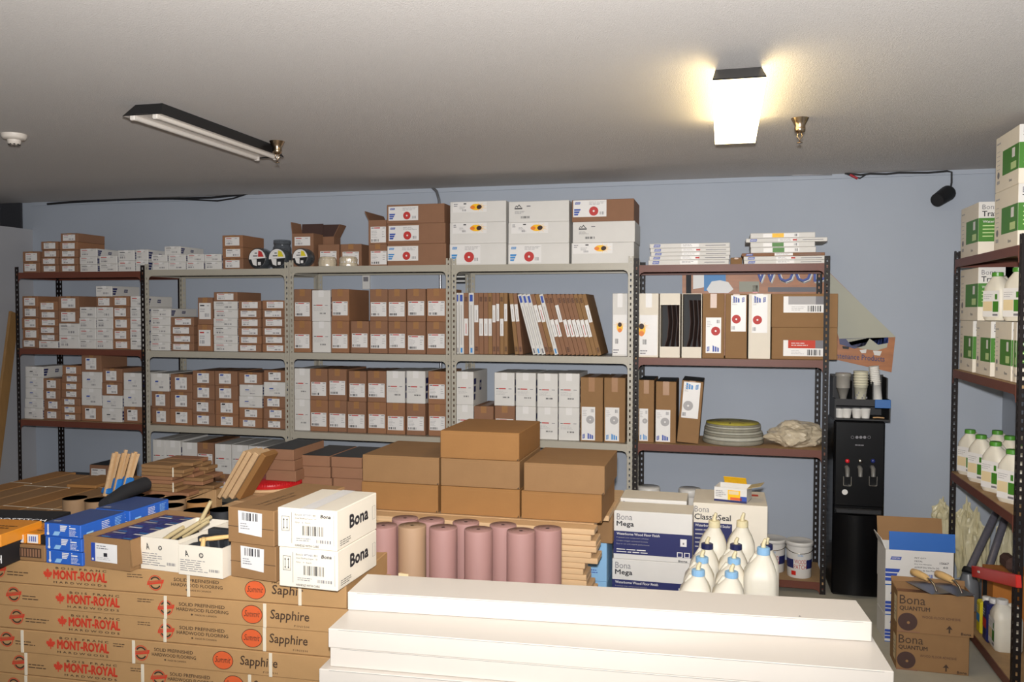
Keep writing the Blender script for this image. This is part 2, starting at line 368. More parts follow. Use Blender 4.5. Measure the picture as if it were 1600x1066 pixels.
NTH = ['first', 'second', 'third', 'fourth', 'fifth', 'sixth', 'seventh', 'eighth', 'ninth', 'tenth', 'eleventh', 'twelfth']
# ---------------- the room ----------------
XL, XR, YB, YF, ZC = -5.75, 1.75, 6.05, -2.6, 2.675
def slab(name, x0, y0, z0, x1, y1, z1, m):
    b = MB(); b.box(x0, y0, z0, x1, y1, z1, m); return b.build(name, kind='structure')
slab('floor', XL-1.5, YF, -.1, XR+.1, YB+.1, 0, 'concrete')
slab('ceiling', XL-1.5, YF, ZC, XR+.1, YB+.1, ZC+.1, 'ceiling_stipple')
slab('wall_back', XL-.1, YB, 0, XR+.1, YB+.1, ZC, 'wall_paint')
slab('wall_right', XR, YF, 0, XR+.1, YB, ZC, 'wall_paint')
slab('wall_left', XL-.1, YF, 0, XL, YB, 2.445, 'left_wall_paint')
slab('wall_front', XL-1.5, YF-.1, 0, XR+.1, YF, ZC, 'wall_paint')
b = MB(); b.box(XL-.34, YF, 2.2, XL-.3, YB, ZC, 'gap_shade')  # dark sheet above left wall; shade of the open space put into its colour
for k in range(7): b.box(XL-.3, YF+k*1.25, 2.2, XL-.285, YF+k*1.25+.03, ZC, 'gap_shade')
b.box(XL-.3, YB-.02, 2.2, XL-.1, YB+.02, ZC, 'gap_shade')
b.build('gap_sheet', kind='structure')
b = MB(); b.box(XL, YB-.012, ZC-.03, XR, YB, ZC, 'wall_paint'); b.build('trim_2', kind='structure')
# ---------------- racks ----------------
def slotted_post(mb, x, y, sx, sy, h, m):
    """an angle post: two flanges with a row of keyhole slots each; corner at x, y; flanges run towards sx and sy"""
    t = .0022; wd = .034; P = .0385; hw = .009; hh = .018
    def rail(a0, a1, z0, z1, flange):
        if flange == 0: mb.box(min(x+sx*a0, x+sx*a1), min(y, y+sy*t), z0, max(x+sx*a0, x+sx*a1), max(y, y+sy*t), z1, m)
        else: mb.box(min(x, x+sx*t), min(y+sy*a0, y+sy*a1), z0, max(x, x+sx*t), max(y+sy*a0, y+sy*a1), z1, m)
    for fl_ in (0, 1):
        rail(t if fl_ else 0, wd/2-hw/2, 0, h, fl_); rail(wd/2+hw/2, wd, 0, h, fl_)
        z = 0; k = 0
        while z < h-.001:
            z1 = min(h, z+P-hh); rail(wd/2-hw/2, wd/2+hw/2, z, z1, fl_); z += P
def rack(name, label, x0, x1, y0, dep, top, shelves, mp, mbeam, mboard, group, rz=0, org=(0, 0)):
    W_ = x1-x0; o = thing(name, label, 'shelving rack', (x0+W_/2, y0+dep/2, 0), 0, group)
    for (ax, sx) in ((0, 1), (W_, -1)):
        for (ay, sy) in ((0, 1), (dep, -1)):
            b = MB(); slotted_post(b, ax-W_/2, ay-dep/2, sx, sy, top, mp); b.build('post', parent=o)
    for z in shelves:
        b = MB(); b.box(.003-W_/2, .003-dep/2, z-.014, W_/2-.003, dep/2-.003, z, mboard); s_ = b.build('shelf', parent=o)
        b = MB()
        for y in (-dep/2-.003, dep/2-.001):
            b.box(.034-W_/2, y, z-.045, W_/2-.034, y+.004, z, mbeam); b.box(.003-W_/2, y+(.006 if y < 0 else -.002), z-.045, W_/2-.003, y+(.010 if y < 0 else .002), z-.014, mbeam)
        for sx in (-1, 1):
            b.box(sx*(W_/2-.006)-.002, -dep/2+.034, z-.045, sx*(W_/2-.006)+.002, dep/2-.034, z-.014, mbeam)
            # rounded gusset under the beam end
            xo = sx*(W_/2-.034); y = -dep/2-.003
            pts = [(xo, z-.045), (xo-sx*.03, z-.045), (xo-sx*.012, z-.052), (xo-sx*.004, z-.063), (xo, z-.08)]
            n = len(pts); vs = [V3(a, y, c) for a, c in pts]+[V3(a, y+.003, c) for a, c in pts]
            b.add(vs, [tuple(range(n)), tuple(range(n, 2*n))[::-1]]+[(i, (i+1) % n, n+(i+1) % n, n+i) for i in range(n)], mbeam)
        b.build('beam', parent=s_)
    return o
YR = 5.5; DEP = .45
xs = lambda x, y=500: PY(x, y, YR).x
zz = lambda *pts: sum(PY(x, y, YR).z for x, y in pts)/len(pts)
U = {1: (24.5, 226.3), 2: (227, 451.6), 3: (452.2, 704.2), 4: (705.4, 989.3), 5: (990, 1296)}
SH = {1: [zz((31, 426), (220, 424)), zz((35, 544), (220, 547.6)), zz((36, 656), (222, 663)), .08],
      2: [zz((240, 422), (445, 419.5)), zz((234, 549), (445, 551)), zz((235, 664), (445, 673)), .385],
      3: [zz((458, 416.7), (698, 414)), zz((458, 551), (698, 555)), zz((458, 674), (698, 684.7)), .385],
      4: [zz((712, 412.7), (982, 412.7)), zz((714, 555), (980, 557)), zz((840, 689.6), (980, 693.5)), .385],
      5: [zz((999, 412.4), (1289, 413.5)), zz((999, 558), (1287, 564.5)), zz((995, 694), (1283, 702.6)), .075]}
for k, desc in ((1, 'dark brown slotted steel rack in the far left corner'), (2, 'beige slotted steel rack next to the dark left corner rack'), (3, 'beige slotted steel rack under the open flapped carton and red disc cartons'),
                (4, 'beige slotted steel rack holding the row of leaning thin cartons'), (5, 'dark brown slotted steel rack beside the black water cooler')):
    a, c = U[k]; dk = k in (1, 5)
    rack('shelving_rack', desc, xs(a), xs(c), YR, DEP, SH[k][0]+.045, SH[k], 'rack_dark' if dk else 'rack_beige', 'rack_red' if dk else 'rack_beige', 'board' if dk else 'rack_beige', 'slotted racks along the back wall')
RN = {1: 'far left dark rack', 2: 'second rack from left', 3: 'middle beige rack', 4: 'fourth rack from left', 5: 'rack beside the cooler'}
SN = ['top', 'second', 'third', 'lowest']
YG = YR+.045
def side_print(b, w, d, h):
    fr = frame('right', w, d, h); bars3(b, fr, d*.03, h*.15, d*.16, h*.7, 'ink_navy'); norton(b, fr, d*.42, h*.4, d*.14, h*.3, 'ink_navy')
cnt = 0
def put_columns(unit, lev, cols, style, d=.36, yf=YG):
    global cnt
    z0 = SH[unit][lev]+.0012; prev = {}
    for ci, (xa, xb, st) in enumerate(cols):
        z = z0; n = len(st); offs = 0
        for bi, it in enumerate(st):
            kind, ty = it[0], it[1]; X0, X1 = (it[2], it[3]) if len(it) > 2 else (xa, xb)
            ym = ty+6; a = max(PY(X0, ym, yf).x, xs(U[unit][0])+.006); c = min(PY(X1, ym, yf).x-.0015, xs(U[unit][1])-.006)
            zt = PY((X0+X1)/2, ty, yf).z
            h = max(.02, zt-z); cnt += 1; sd = cnt
            if kind == '-': z = zt; continue
            colr = {'b': 'brown', 'w': 'white'}[kind]
            m = {'b': random.choice(('kraft_brown', 'kraft_brown', 'kraft_tan')), 'w': 'white_card'}[kind]
            if n == 1: pos = 'single'
            elif bi == n-1: pos = 'topmost'
            else: pos = ORD[bi]+('' if bi == 0 else ' from bottom')
            lb = f"{colr} carton, {pos} in {NTH[ci]} stack of {SN[lev]} shelf, {RN[unit]}"
            hy = random.uniform(0, .012); w = c-a
            def L(l, w, d, h, kind=kind, sd=sd):
                fr = frame('front', w, d, h); pl = kind == 'b'; r = random.Random(sd); jx = r.uniform(-.05, .05)
                if style == 'small':
                    if w < h*.8: 
                        lab_small(l, fr, w*.1, h*.2, w*.9, h*.8, True, sd)
                    elif pl: lab_small(l, fr, w*(.14+jx), h*.14, w*(.84+jx), h*.84, True, sd)
                    else: lab_small(l, fr, w*.04, h*.1, w*.9, h*.92, False, sd)
                elif style == 'logo':
                    if pl: lab_logo(l, fr, w*(.22+jx), h*.14, w*(.76+jx), h*.82, True, sd)
                    else: lab_logo(l, fr, w*.2, h*.12, w*.8, h*.62, False, sd)
                else:
                    if pl: lab_roll(l, fr, w*.05+w*abs(jx)*.6, h*(.16+jx*.6), w*.93, h*(.6+jx*.6), True, sd)
                    else: lab_roll(l, fr, w*.05, h*.1, w*.9, h*.55, False, sd)
            if kind == 'w':
                carton('carton', lb, 'box', (a, yf+hy, z), 0, w, d-hy, h, m, f'cartons on the {SN[lev]} shelf of the {RN[unit]}', prints=[L, side_print])
            else:
                carton('carton', lb, 'box', (a, yf+hy, z), 0, w, d-hy, h, m, f'cartons on the {SN[lev]} shelf of the {RN[unit]}', lab=[L])
            z += h+.0006
def S_(k, *tops): return [(q, t) for q, t in zip(k, tops)]
# far left rack
put_columns(1, 0, [(34, 60, S_('bb', 410, 393)), (64, 90, S_('bbbb', 414, 402.6, 390.6, 377.5)), (93.5, 121, S_('bbbbb', 414, 402.5, 390.5, 378, 364.5)),
    (123.5, 150, S_('www', 413.5, 401.5, 388.5)), (154.5, 182.5, S_('ww', 412.5, 399.5)), (184, 209.5, S_('ww', 407.5, 391)), (211.5, 235, S_('ww', 406.5, 390))], 'small', .30)
put_columns(1, 1, [(34, 58.5, S_('bbbbb', 530, 514, 496.6, 480, 463)), (60, 89, S_('wbbbbb', 533, 522, 510, 498, 486, 471)), (91, 122.5, [('w', 525), ('w', 505.6), ('b', 484.5), ('b', 463)]),
    (123.5, 149, S_('wwww', 531, 514, 497, 480)), (149.5, 174.8, S_('wwwwbw', 531, 514, 497, 480, 463.5, 447)), (175.3, 201, S_('bbbbb', 532, 514.6, 497, 479, 463)), (203, 227.5, S_('wwwww', 530, 514, 497, 480, 463))], 'small', .32)
put_columns(1, 2, [(38, 66, S_('wwwww', 638, 623, 607, 590, 573)), (67, 93.5, S_('bbbb', 641, 625, 609, 591.5)), (95.5, 125, S_('bbbbbbb', 646.6, 634, 622, 610, 598, 586, 571.5)),
    (126.5, 157.5, S_('bwwb', 634, 607.5, 581.5, 555)), (159, 190, S_('wwbb', 638.5, 618.5, 598, 576)), (192.8, 222, S_('bww', 636, 609.5, 583))], 'logo', .30)
# second rack
put_columns(2, 0, [(236.8, 261, S_('ww', 409.5, 398)), (262, 289, [('w', 409.5), ('w', 398), ('w', 385, 256, 281)]), (291, 317.5, S_('ww', 409, 397)), (319.5, 345.5, S_('ww', 409, 397)), (347, 379, S_('bbb', 404, 386.5, 367.7))], 'small', .30)
put_columns(2, 1, [(232.5, 265, S_('wwwww', 535, 522, 508.5, 495.5, 482.5)), (266, 302, S_('bbbb', 536, 523.5, 509.5, 496)), (308, 331, S_('bb', 507.5, 465)), (333, 370, S_('wwwwwwb', 537, 524, 510.8, 497.3, 484, 471, 456.5)),
    (371.5, 407, S_('bbbbbb', 538, 525, 511.5, 497.3, 483.7, 470)), (409, 446, S_('bbbbbb', 538, 525, 511.5, 497.3, 483.7, 469.5))], 'small', .34)
put_columns(2, 2, [(232.5, 263.5, S_('bbw', 638, 611.8, 583.5)), (265, 299, S_('bbb', 639.5, 613, 585)), (300, 334, S_('bbbb', 646.5, 625, 602, 579.5)), (335.6, 370.5, S_('bbbb', 648.5, 626, 603, 580)),
    (373, 408.5, S_('bbwwb', 654.5, 637.5, 619.5, 601.5, 582)), (411, 446.5, S_('bbbwb', 656, 638, 620, 597.5, 579))], 'logo', .36)
put_columns(2, 3, [(237.5, 257.6, S_('ww', 738, 687.6)), (258.2, 281.5, S_('ww', 738, 688.5)), (283, 306.8, S_('ww', 739, 692)), (307.8, 333.6, S_('bb', 736, 692)), (334.8, 360.3, S_('bw', 741, 694.5)), (361.2, 387, S_('bw', 742, 696)),
    (388, 419, S_('ww', 742, 698)), (420, 446, S_('ww', 742, 699))], 'roll', .36)
# middle rack
put_columns(3, 1, [(458.5, 485.5, S_('bb', 501.5, 452)), (486.8, 515.6, S_('ww', 502.5, 453.5)), (517, 544.8, S_('bb', 502, 452)), (547.5, 575.8, S_('b', 502)), (576.8, 604.8, S_('bb', 502, 452)), (605.8, 634, S_('bb', 502.5, 452)),
    (635, 664.5, S_('bb', 503, 451.5)), (666.5, 697, S_('bb', 503, 451))], 'roll', .36)
put_columns(3, 2, [(457.8, 483.2, S_('ww', 624.5, 576)), (484, 511.2, S_('bb', 625.5, 576.5)), (512, 540.6, S_('bb', 626.5, 577)), (542, 571.3, [('b', 628), ('b', 580, 544.5, 572)]), (573.5, 602.5, S_('bb', 629, 580)), (603.5, 632.5, S_('bw', 630, 580)),
    (635, 664.5, S_('bw', 631, 580)), (669, 697, S_('bb', 632, 580.5))], 'roll', .36)
# fourth rack, third shelf
put_columns(4, 2, [(712.8, 739.5, S_('ww', 633, 581)), (740.5, 771, S_('b', 635)), (772.3, 804, S_('bw', 634.5, 582.5)), (805.8, 837.3, S_('ww', 635.5, 583)), (839, 871.3, S_('ww', 637, 584)), (872.6, 905.4, S_('ww', 637.5, 584))], 'roll', .36)
def big(unit, lev, x0, x1, top, kind, name, label, lab, d=.36, yb=None, m=None, lid=None, group=None, bot=None, rz=0, cat='box', yf=YG, prints=None):
    z = SH[unit][lev]+.0012 if bot is None else bot
    a = PY(x0, top+6, yf).x; c = PY(x1, top+6, yf).x-.0015; zt = PY((x0+x1)/2, top, yf).z
    carton(name, label, cat, (a, yf, z), rz, c-a, d, zt-z, m or {'b': 'kraft_brown', 'w': 'white_card', 'c': 'cream_card', 'k': 'kraft'}[kind], group, lab=lab, lid=lid, prints=prints)
    return zt+.0006
fF = lambda w, d, h: frame('front', w, d, h)
LB = lambda fn, u0, v0, u1, v1, **k: (lambda l, w, d, h: fn(l, fF(w, d, h), w*u0, h*v0, w*u1, h*v1, **k))
G = 'long cartons on top of the beige racks'
# top of the middle rack
b0 = big(3, 0, 576, 604.5, 381.5, 'b', 'carton', 'brown carton with red-headed label, low, left of the three red disc cartons', [LB(lab_roll, .12, .06, 1, .68, seed=3)], d=.36, group='cartons with red-headed labels on the middle rack top')
z_ = b0
# open carton on it
def open_carton(name, label, x0, x1, z, zt, lab, flaps, group=None, d=.3, yf=YG, m='kraft_brown'):
    a = PY(x0, 400, yf).x; c = PY(x1, 400, yf).x; w = c-a; h = zt-z; t = .004
    o = thing(name, label, 'box', (a, yf, z), 0, group)
    b = MB(); b.box(0, 0, 0, w, d, t, m); b.box(0, 0, t, w, t, h, m); b.box(0, d-t, t, w, d, h, m); b.box(0, t, t, t, d-t, h, m); b.box(w-t, t, t, w, d-t, h, m)
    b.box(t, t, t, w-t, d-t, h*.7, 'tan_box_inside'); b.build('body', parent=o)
    for (side, ang, ln) in flaps:
        b = MB()
        if side == 'left': T = Matrix.Translation((0, 0, h)) @ Matrix.Rotation(-ang, 4, 'Y'); b.box(0, 0, 0, t, d, ln, m, T)
        elif side == 'right': T = Matrix.Translation((w, 0, h)) @ Matrix.Rotation(ang, 4, 'Y'); b.box(-t, 0, 0, 0, d, ln, m, T)
        elif side == 'back': T = Matrix.Translation((0, d, h)) @ Matrix.Rotation(-ang, 4, 'X'); b.box(0, -t, 0, w, 0, ln, 'kraft_dark', T)
        else: T = Matrix.Translation((0, 0, h)) @ Matrix.Rotation(ang, 4, 'X'); b.box(0, 0, 0, w, t, ln, m, T)
        b.build('flap', parent=o)
    if lab:
        l = MB()
        for fn in lab: fn(l, w, d, h)
        l.build('label', parent=o)
    return o
open_carton('open_carton', 'brown open-topped carton with a raised back flap, left of red disc cartons', 576, 604, z_, PY(590, 344, YG).z, [LB(lab_roll, .12, .06, .97, .72, seed=5)], [('back', .12, .07), ('left', .45, .07)], d=.34)
open_carton('open_carton', 'tall open carton with spread flaps behind a round tub, middle rack top', 456.5, 490, SH[3][0]+.0012, PY(470, 365, YG+.07).z, [LB(lab_small, .12, .64, .85, .9, seed=4)], [('back', .1, .085), ('left', .12, .085)], d=.15, yf=YG+.07)
open_carton('open_carton', 'open carton with a dark leaning flap behind two wrapped rolls', 492, 522, SH[3][0]+.0012, PY(505, 370, YG+.235).z, None, [('right', .5, .1), ('back', -.1, .1)], d=.11, yf=YG+.235)
big(3, 0, 497, 530, 382, 'b', 'carton', 'small brown carton behind the left wrapped tape roll, middle rack top', [LB(lab_roll, .1, .1, .88, .7, seed=9)], d=.14, yf=YG+.08, group='cartons behind the wrapped rolls')
big(3, 0, 532, 565, 381.5, 'b', 'carton', 'small brown carton behind the right wrapped tape roll, middle rack top', [LB(lab_roll, .1, .1, .88, .66, seed=8)], d=.26, yf=YG+.08, group='cartons behind the wrapped rolls')
z_ = SH[3][0]+.0012
for i, (x0, x1, t) in enumerate(((605.5, 697, 381), (604.8, 696, 349), (604.4, 694.5, 319))):
    z_ = big(3, 0, x0, x1, t, 'b', 'long_carton', ['long brown carton with light red disc label, lowest of three', 'long brown carton with red disc label, middle of three', 'long brown carton with red disc label, uppermost of three brown ones'][i],
             [LB(lab_disc, .0 if i == 0 else .03, .22 if i == 0 else .16, .53 if i == 0 else .55, .9, seed=i, blue='ink_cyan' if i == 0 else 'ink_blue')], bot=z_, group=G)
# top of the fourth rack: three stacks of three
disc_w = LB(lab_disc, .02, .08, .55, .95, plate=True, seed=2, blue='ink_cyan')
for s_, (xs_, kinds, tops, who) in enumerate((((702.5, 791), 'wss', (380.5, 347.3, 314.5), 'left'), ((794, 889.5), 'wsm', (380.5, 346.8, 314), 'middle'), ((893, 991), 'smd', (379, 346, 311.5), 'right'))):
    z_ = SH[4][0]+.0012
    for i, k in enumerate(kinds):
        lb = {'w': disc_w, 's': LB(lab_sun, .05 if s_ < 2 else .02, .48, .66, .97, seed=i), 'm': LB(lab_mount, .1, .18, .38, .86, seed=i), 'd': LB(lab_disc, .02, .22, .56, .98, seed=i)}[k]
        what = {'w': 'red disc label', 's': 'sunflower label', 'm': 'black mountain logo', 'd': 'red disc label'}[k]
        col = 'brown' if k == 'd' else 'white'
        dx = (.0, .004, -.003)[i]
        z_ = big(4, 0, xs_[0]+(1.5 if (s_, i) == (2, 1) else 0)+i*.4, xs_[1]+(1.5 if (s_, i) == (2, 1) else 0), tops[i], 'b' if k == 'd' else 'w', 'long_carton', f"long {col} carton with {what}, {['bottom', 'middle', 'top'][i]} of {who} stack on fourth rack", [lb], bot=z_, group=G, yf=YG+.0+.004*i)
# thin white sleeves on rack five
def sleeve(x0, x1, z, top, label, seed, name='sandpaper_box', m='white_card', mid=None, d=.28, yf=YG, group='flat white boxes on the top shelf beside the cooler'):
    a = PY(x0, top, yf).x; c = PY(x1, top, yf).x; zt = PY((x0+x1)/2, top, yf).z
    def pr(b, w, d, h):
        fr = fF(w, d, h)
        if mid:
            b.rect(fr, w*.2, h*.15, w*.34, h*.85, 'label_white'); b.rect(fr, w*.34, h*.1, w*.52, h*.9, mid, .001); b.rect(fr, w*.52, h*.15, w*.75, h*.85, 'label_white'); barcode(b, fr, w*.68, h*.25, w*.05, h*.5, 'ink', 4, seed)
        else:
            norton(b, fr, w*.05, h*.2, w*.09, h*.62, 'ink_blue'); b.rect(fr, w*.4, h*.12, w*.62, h*.9, 'label_white'); lines(b, fr, w*.42, h*.3, w*.16, h*.5, 2, 'ink_grey', seed, .3)
            b.rect(fr, w*.7, h*.4, w*.95, h*.55, 'ink_grey', .001)
            if seed % 2: b.rect(fr, w*.58, h*.3, w*.63, h*.7, 'ink_red', .0014)
    carton(name, label, 'box', (a, yf, z), 0, c-a, d, zt-z-.0006, m, group, top=None, prints=[pr]); return zt
z_ = SH[5][0]+.0012
for i, (x0, x1, t) in enumerate(((1013, 1139, 406), (1014.5, 1140, 399.7), (1017, 1141, 393.7), (1016, 1141, 387.3), (1015, 1140.5, 380))):
    z_ = sleeve(x0, x1, z_, t, f"flat white box, {['lowest', 'second', 'third', 'fourth', 'topmost'][i]} of five piled above the white end carton", i)
z_ = SH[5][0]+.0012
for i, (x0, x1, t, mid, m, txt) in enumerate(((1162.5, 1290, 406.2, None, 'white_card', 'flat white box, lowest of pile on the right of top shelf'), (1162, 1291, 400, None, 'white_card', 'flat white box, second from bottom of right pile beside the cooler'),
        (1159, 1289, 395, None, 'kraft_brown', 'flat brown box in the right pile of white boxes'), (1173, 1275, 386, 'ink_green', 'white_card', 'flat white box with green band, lower of two green-banded ones'),
        (1172.5, 1273.5, 378.2, 'ink_green', 'white_card', 'flat white box with green band, upper of two green-banded ones'), (1165.5, 1293, 371.6, None, 'white_card', 'flat white box overhanging the green-banded boxes'),
        (1172.5, 1274, 363.5, 'sun_yellow', 'white_card', 'flat white box with yellow band on top of right pile'))):
    z_ = sleeve(x0, x1, z_, t, txt, i, mid=mid, m=m)
big(5, 0, 1141.5, 1160, 402.5, 'k', 'carton', 'low brown carton between the two piles of flat boxes', None, d=.2, yf=YG+.12)
# round tubs, jar and wrapped rolls
def tub(x, y, r, label, yf):
    P_ = PY(x, y, yf); k = (PY(x+r, y, yf)-P_).length
    o = thing('round_tub', label, 'tub', (P_.x, yf, (SH[2][0] if x < 450 else SH[3][0])+.001), 0, 'round clear tubs with disc labels on the rack tops')
    T = Matrix.Translation((0, 0, k)) @ Matrix.Rotation(math.pi/2, 4, 'X')
    b = MB(); b.lathe([(k*.96, -.1), (k, -.09), (k, -.012), (k*.93, -.008), (k*.93, 0), (0, 0)], 'jar_smoke', n=28, T=T); b.lathe([(k*.8, -.095), (k*.8, -.02)], 'black_matte', n=20, T=T); b.build('tub_body', parent=o)
    b = MB(); fr = (V3(0, -.0015, k), V3(1, 0, 0), V3(0, 0, 1), V3(0, -1, 0))
    b.disc(fr, 0, 0, k*.86, 'label_white', 0, n=28); q = k*.86
    b.poly(fr, [(q*math.cos(a), q*math.sin(a)*1) for a in [math.pi+.12+i*(math.pi-.1)/14 for i in range(15)]], 'black_matte', .001)
    b.poly(fr, [(-q*.7, -q*.1), (-q*.05, -q*.1), (-q*.05, -q*.85), (-q*.5, -q*.7)], 'label_white', .002); b.rect(fr, q*.1, -q*.75, q*.45, -q*.4, 'label_white', .002)
    b.poly(fr, [(q*.1, q*.15), (q*.8, q*.15), (q*.55, q*.7), (q*.15, q*.85)], 'ink_red' if x < 420 else 'yellow_can', .001); b.rect(fr, -q*.5, q*.2, q*.05, q*.3, 'ink', .001); b.rect(fr, -q*.3, q*.5, q*.0, q*.6, 'ink', .001)
    b.build('disc_label', parent=o)
tub(402, 403, 15, 'round clear tub with red and white disc label right of brown stack', YG)
tub(433, 403.5, 15, 'round clear tub with yellow and white disc label before the jar', YG)
tub(469, 403, 13.2, 'round clear tub with disc label in front of tall open carton', YG-.04)
o = thing('plastic_jar', 'clear smoky plastic jar standing behind the round tubs', 'jar', (PY(441, 395, YG+.24).x, YG+.24, SH[2][0]+.001))
b = MB(); b.lathe([(.066, 0), (.068, .02), (.068, .17), (.06, .185), (.06, .2)], 'jar_smoke', n=24); b.build('jar_body', parent=o)
b = MB(); b.lathe([(.064, .198), (.064, .225), (.06, .228), (0, .228)], 'jar_smoke', n=24); b.build('lid', parent=o)
for x, lb in ((507, 'clear wrapped tape roll in front of left small carton'), (540, 'clear wrapped tape roll in front of right small carton')):
    o = thing('wrapped_roll', lb, 'tape roll', (PY(x, 410, YG-.035).x, YG+.012, SH[3][0]+.001), 0, 'wrapped rolls on the middle rack')
    b = MB(); b.lathe([(.048, .0), (.06, .004), (.062, .05), (.05, .062), (.02, .058), (.018, .05)], 'label_white', n=20); b.build('roll', parent=o)
    b = MB(); r_ = random.Random(x); b.lathe([(.064+r_.uniform(-.003, .004), z) for z in (0, .012, .025, .038, .05)]+[(.055, .066), (.03, .07), (0, .066)], 'bag_plastic', n=14, smooth=False); b.build('wrapper', parent=o)
# thin cartons like books, fourth rack second shelf
z0 = SH[4][1]+.0012; ft = PY(760, 458, YG).z-z0
def thin(x0b, x1b, x0t, topy, col, lb, seed, dark=False):
    a = PY(x0b, 553, YG).x; c = PY(x1b, 553, YG).x; at = PY(x0t, topy, YG).x; hz = PY(x0t, topy, YG).z-z0
    L = math.hypot(at-a, hz); ang = math.atan2(at-a, hz); w = (c-a)*math.cos(ang)-.0012
    m = 'white_card' if col == 'w' else random.choice(('kraft_brown', 'kraft'))
    b = MB(); b.cbox(0, 0, 0, w, .355, L, m, .0015); fr = frame('front', w, .355, L); r = random.Random(seed); p = r.choice((.3, .52, .3, .54))
    if col == 'w': b.rect(fr, w*.2, L*.86, w*.8, L*.97, 'ink_blue'); b.rect(fr, w*.3, L*.02, w*.7, L*.1, 'ink_cyan' if seed % 2 else 'ink_grey'); b.rect(fr, w*.4, L*.15, w*.55, L*.8, 'ink_light')
    else:
        q = .05 if p > .4 else .86
        for i in range(5): b.rect(fr, w*.2, L*(q+.016*i), w*.8, L*(q+.016*i+.009), 'kraft_dark')
    o = b.build('thin_carton', loc=(a, YG+random.uniform(0, .006), z0+.001+(w*math.sin(-ang) if ang > 0 else 0)), label=lb, cat='box', group='thin cartons filed upright on the fourth rack')
    o.rotation_euler = (0, ang, 0)
    if col != 'w':
        l = MB(); l.rect(fr, w*.06, L*p, w*.94, L*(p+.28), 'label_white'); l.rect(fr, w*.42, L*(p+.03), w*.56, L*(p+.2), 'ink_red' if r.random() < .3 else 'ink_light', .0014); l.build('label', parent=o)
ups = [(713.5, 'w'), (717.5, 'w'), (725, 'b'), (732.5, 'w'), (741, 'b'), (748.5, 'b'), (756, 'b'), (763, 'b'), (769.5, 'b'), (775.5, 'b'), (781, 'b'), (787.5, 'b')]
for i, (x, c) in enumerate(ups):
    x1 = ups[i+1][0] if i+1 < len(ups) else 793.5; lean = 0
    thin(x, x1-.25, x-.6, 458, c, f"thin {'white' if c == 'w' else 'brown'} upright carton, {NTH[i]} from the left end of filed row", i)
for i, (xb, xt) in enumerate(((804.5, 794.8), (811, 801.3))):
    thin(xb, xb+6.2, xt, 459, 'b', f"thin brown carton, {['left', 'right'][i]} of two tilted before leaning row", 40+i)
ln = 'wwwbbwbbbbbbbbbb'
for i, c in enumerate(ln):
    xb = 833+i*6.7; xt = 808.5+i*6.7
    thin(xb, xb+6.7, xt, 461, c, f"thin {'white' if c == 'w' else 'brown'} carton, number {['one', 'two', 'three', 'four', 'five', 'six', 'seven', 'eight', 'nine', 'ten', 'eleven', 'twelve', 'thirteen', 'fourteen', 'fifteen', 'sixteen'][i]} from left in the leaning row", 60+i)
vert = lambda u0, v0, u1, v1, sc=1: (lambda l, w, d, h: (l.rect(fF(w, d, h), w*.05, h*.03, w*.95, h*.66, 'label_white', .0004), sunflower(l, fF(w, d, h), w*u0, h*v0, w*.3*sc, 1), barcode(l, fF(w, d, h), w*.2, h*.2, w*.2, h*.08), lines(l, fF(w, d, h), w*.08, h*.04, w*.4, h*.08, 2)))
big(4, 1, 957, 981, 458.5, 'w', 'carton', 'tall white carton with sunflower at right end of fourth rack', [vert(.5, .5, 0, 0, .8)], d=.36)
# rack five second shelf
GB = 'tall cartons on the second shelf beside the cooler'
big(5, 1, 998.5, 1029.5, 458.5, 'c', 'carton', 'tall cream carton with sunflower at left end of last rack', [vert(.14, .48, 0, 0, .8)], d=.36, group=GB)
def window_carton(x0, x1, top, wt, label, seed):
    a = PY(x0, 500, YG).x; c = PY(x1, 500, YG).x; w = c-a-.002; z = SH[5][1]+.0012; h = PY((x0+x1)/2, top, YG).z-z; d = .36; m = 'cream_card'; t = .004
    zb = h*.17; zt = h*wt; o = thing('open_fronted_carton', label, 'box', (a, YG, z), 0, 'open-fronted cartons of belts')
    b = MB(); b.box(0, 0, 0, w, d, t, m); b.box(0, 0, h-t, w, d, h, m); b.box(0, 0, t, t, d, h-t, m); b.box(w-t, 0, t, w, d, h-t, m); b.box(t, d-t, t, w-t, d, h-t, 'black_matte')
    b.box(t, 0, t, w-t, t, zb, m)
    if wt < .99: b.box(t, 0, zt, w-t, t, h-t, m)
    b.box(t, .2, t, w-t, .21, h-t, 'black_matte'); b.build('body', parent=o)
    b = MB(); r = random.Random(seed)
    for i in range(3):
        x = w*(.25+.22*i); pts = [(x-.02+.02*i, .06, t+.01), (x+.012, .05, h*.3), (x+.02, .06, h*.55), (x+.01, .07, min(h*.9, zt))]
        for j in range(3):
            p, q = V3(*pts[j]), V3(*pts[j+1]); b.add([p, p+V3(.02, .1, 0), q+V3(.02, .1, 0), q, p+V3(.003, 0, 0), q+V3(.003, 0, 0)], [(0, 1, 2, 3), (0, 3, 5, 4)], 'kraft_dark')
    b.build('sanding_belt', parent=o)
window_carton(1031, 1063, 458.5, .82, 'tall cream carton with a cut front window showing dark belts, left one', 1)
window_carton(1065.5, 1097, 458.8, 1, 'tall cream carton open at the front, dark belt curving inside, right one', 2)
big(5, 1, 1098, 1132.5, 459, 'k', 'carton', 'tall brown carton with red disc on its lower label', [LB(lab_disc_v, .16, .08, .86, .63, seed=1)], group=GB)
big(5, 1, 1134, 1168, 459.5, 'k', 'carton', 'tall brown carton with shiny white label near its top', [LB(lab_disc_v, .25, .42, .95, .98, seed=2, flip=True)], group=GB)
big(5, 1, 1170, 1205, 459, 'c', 'carton', 'tall cream carton with pale red disc near middle', [LB(lab_disc_v, .15, .4, .85, .98, seed=3, flip=True)], group=GB)
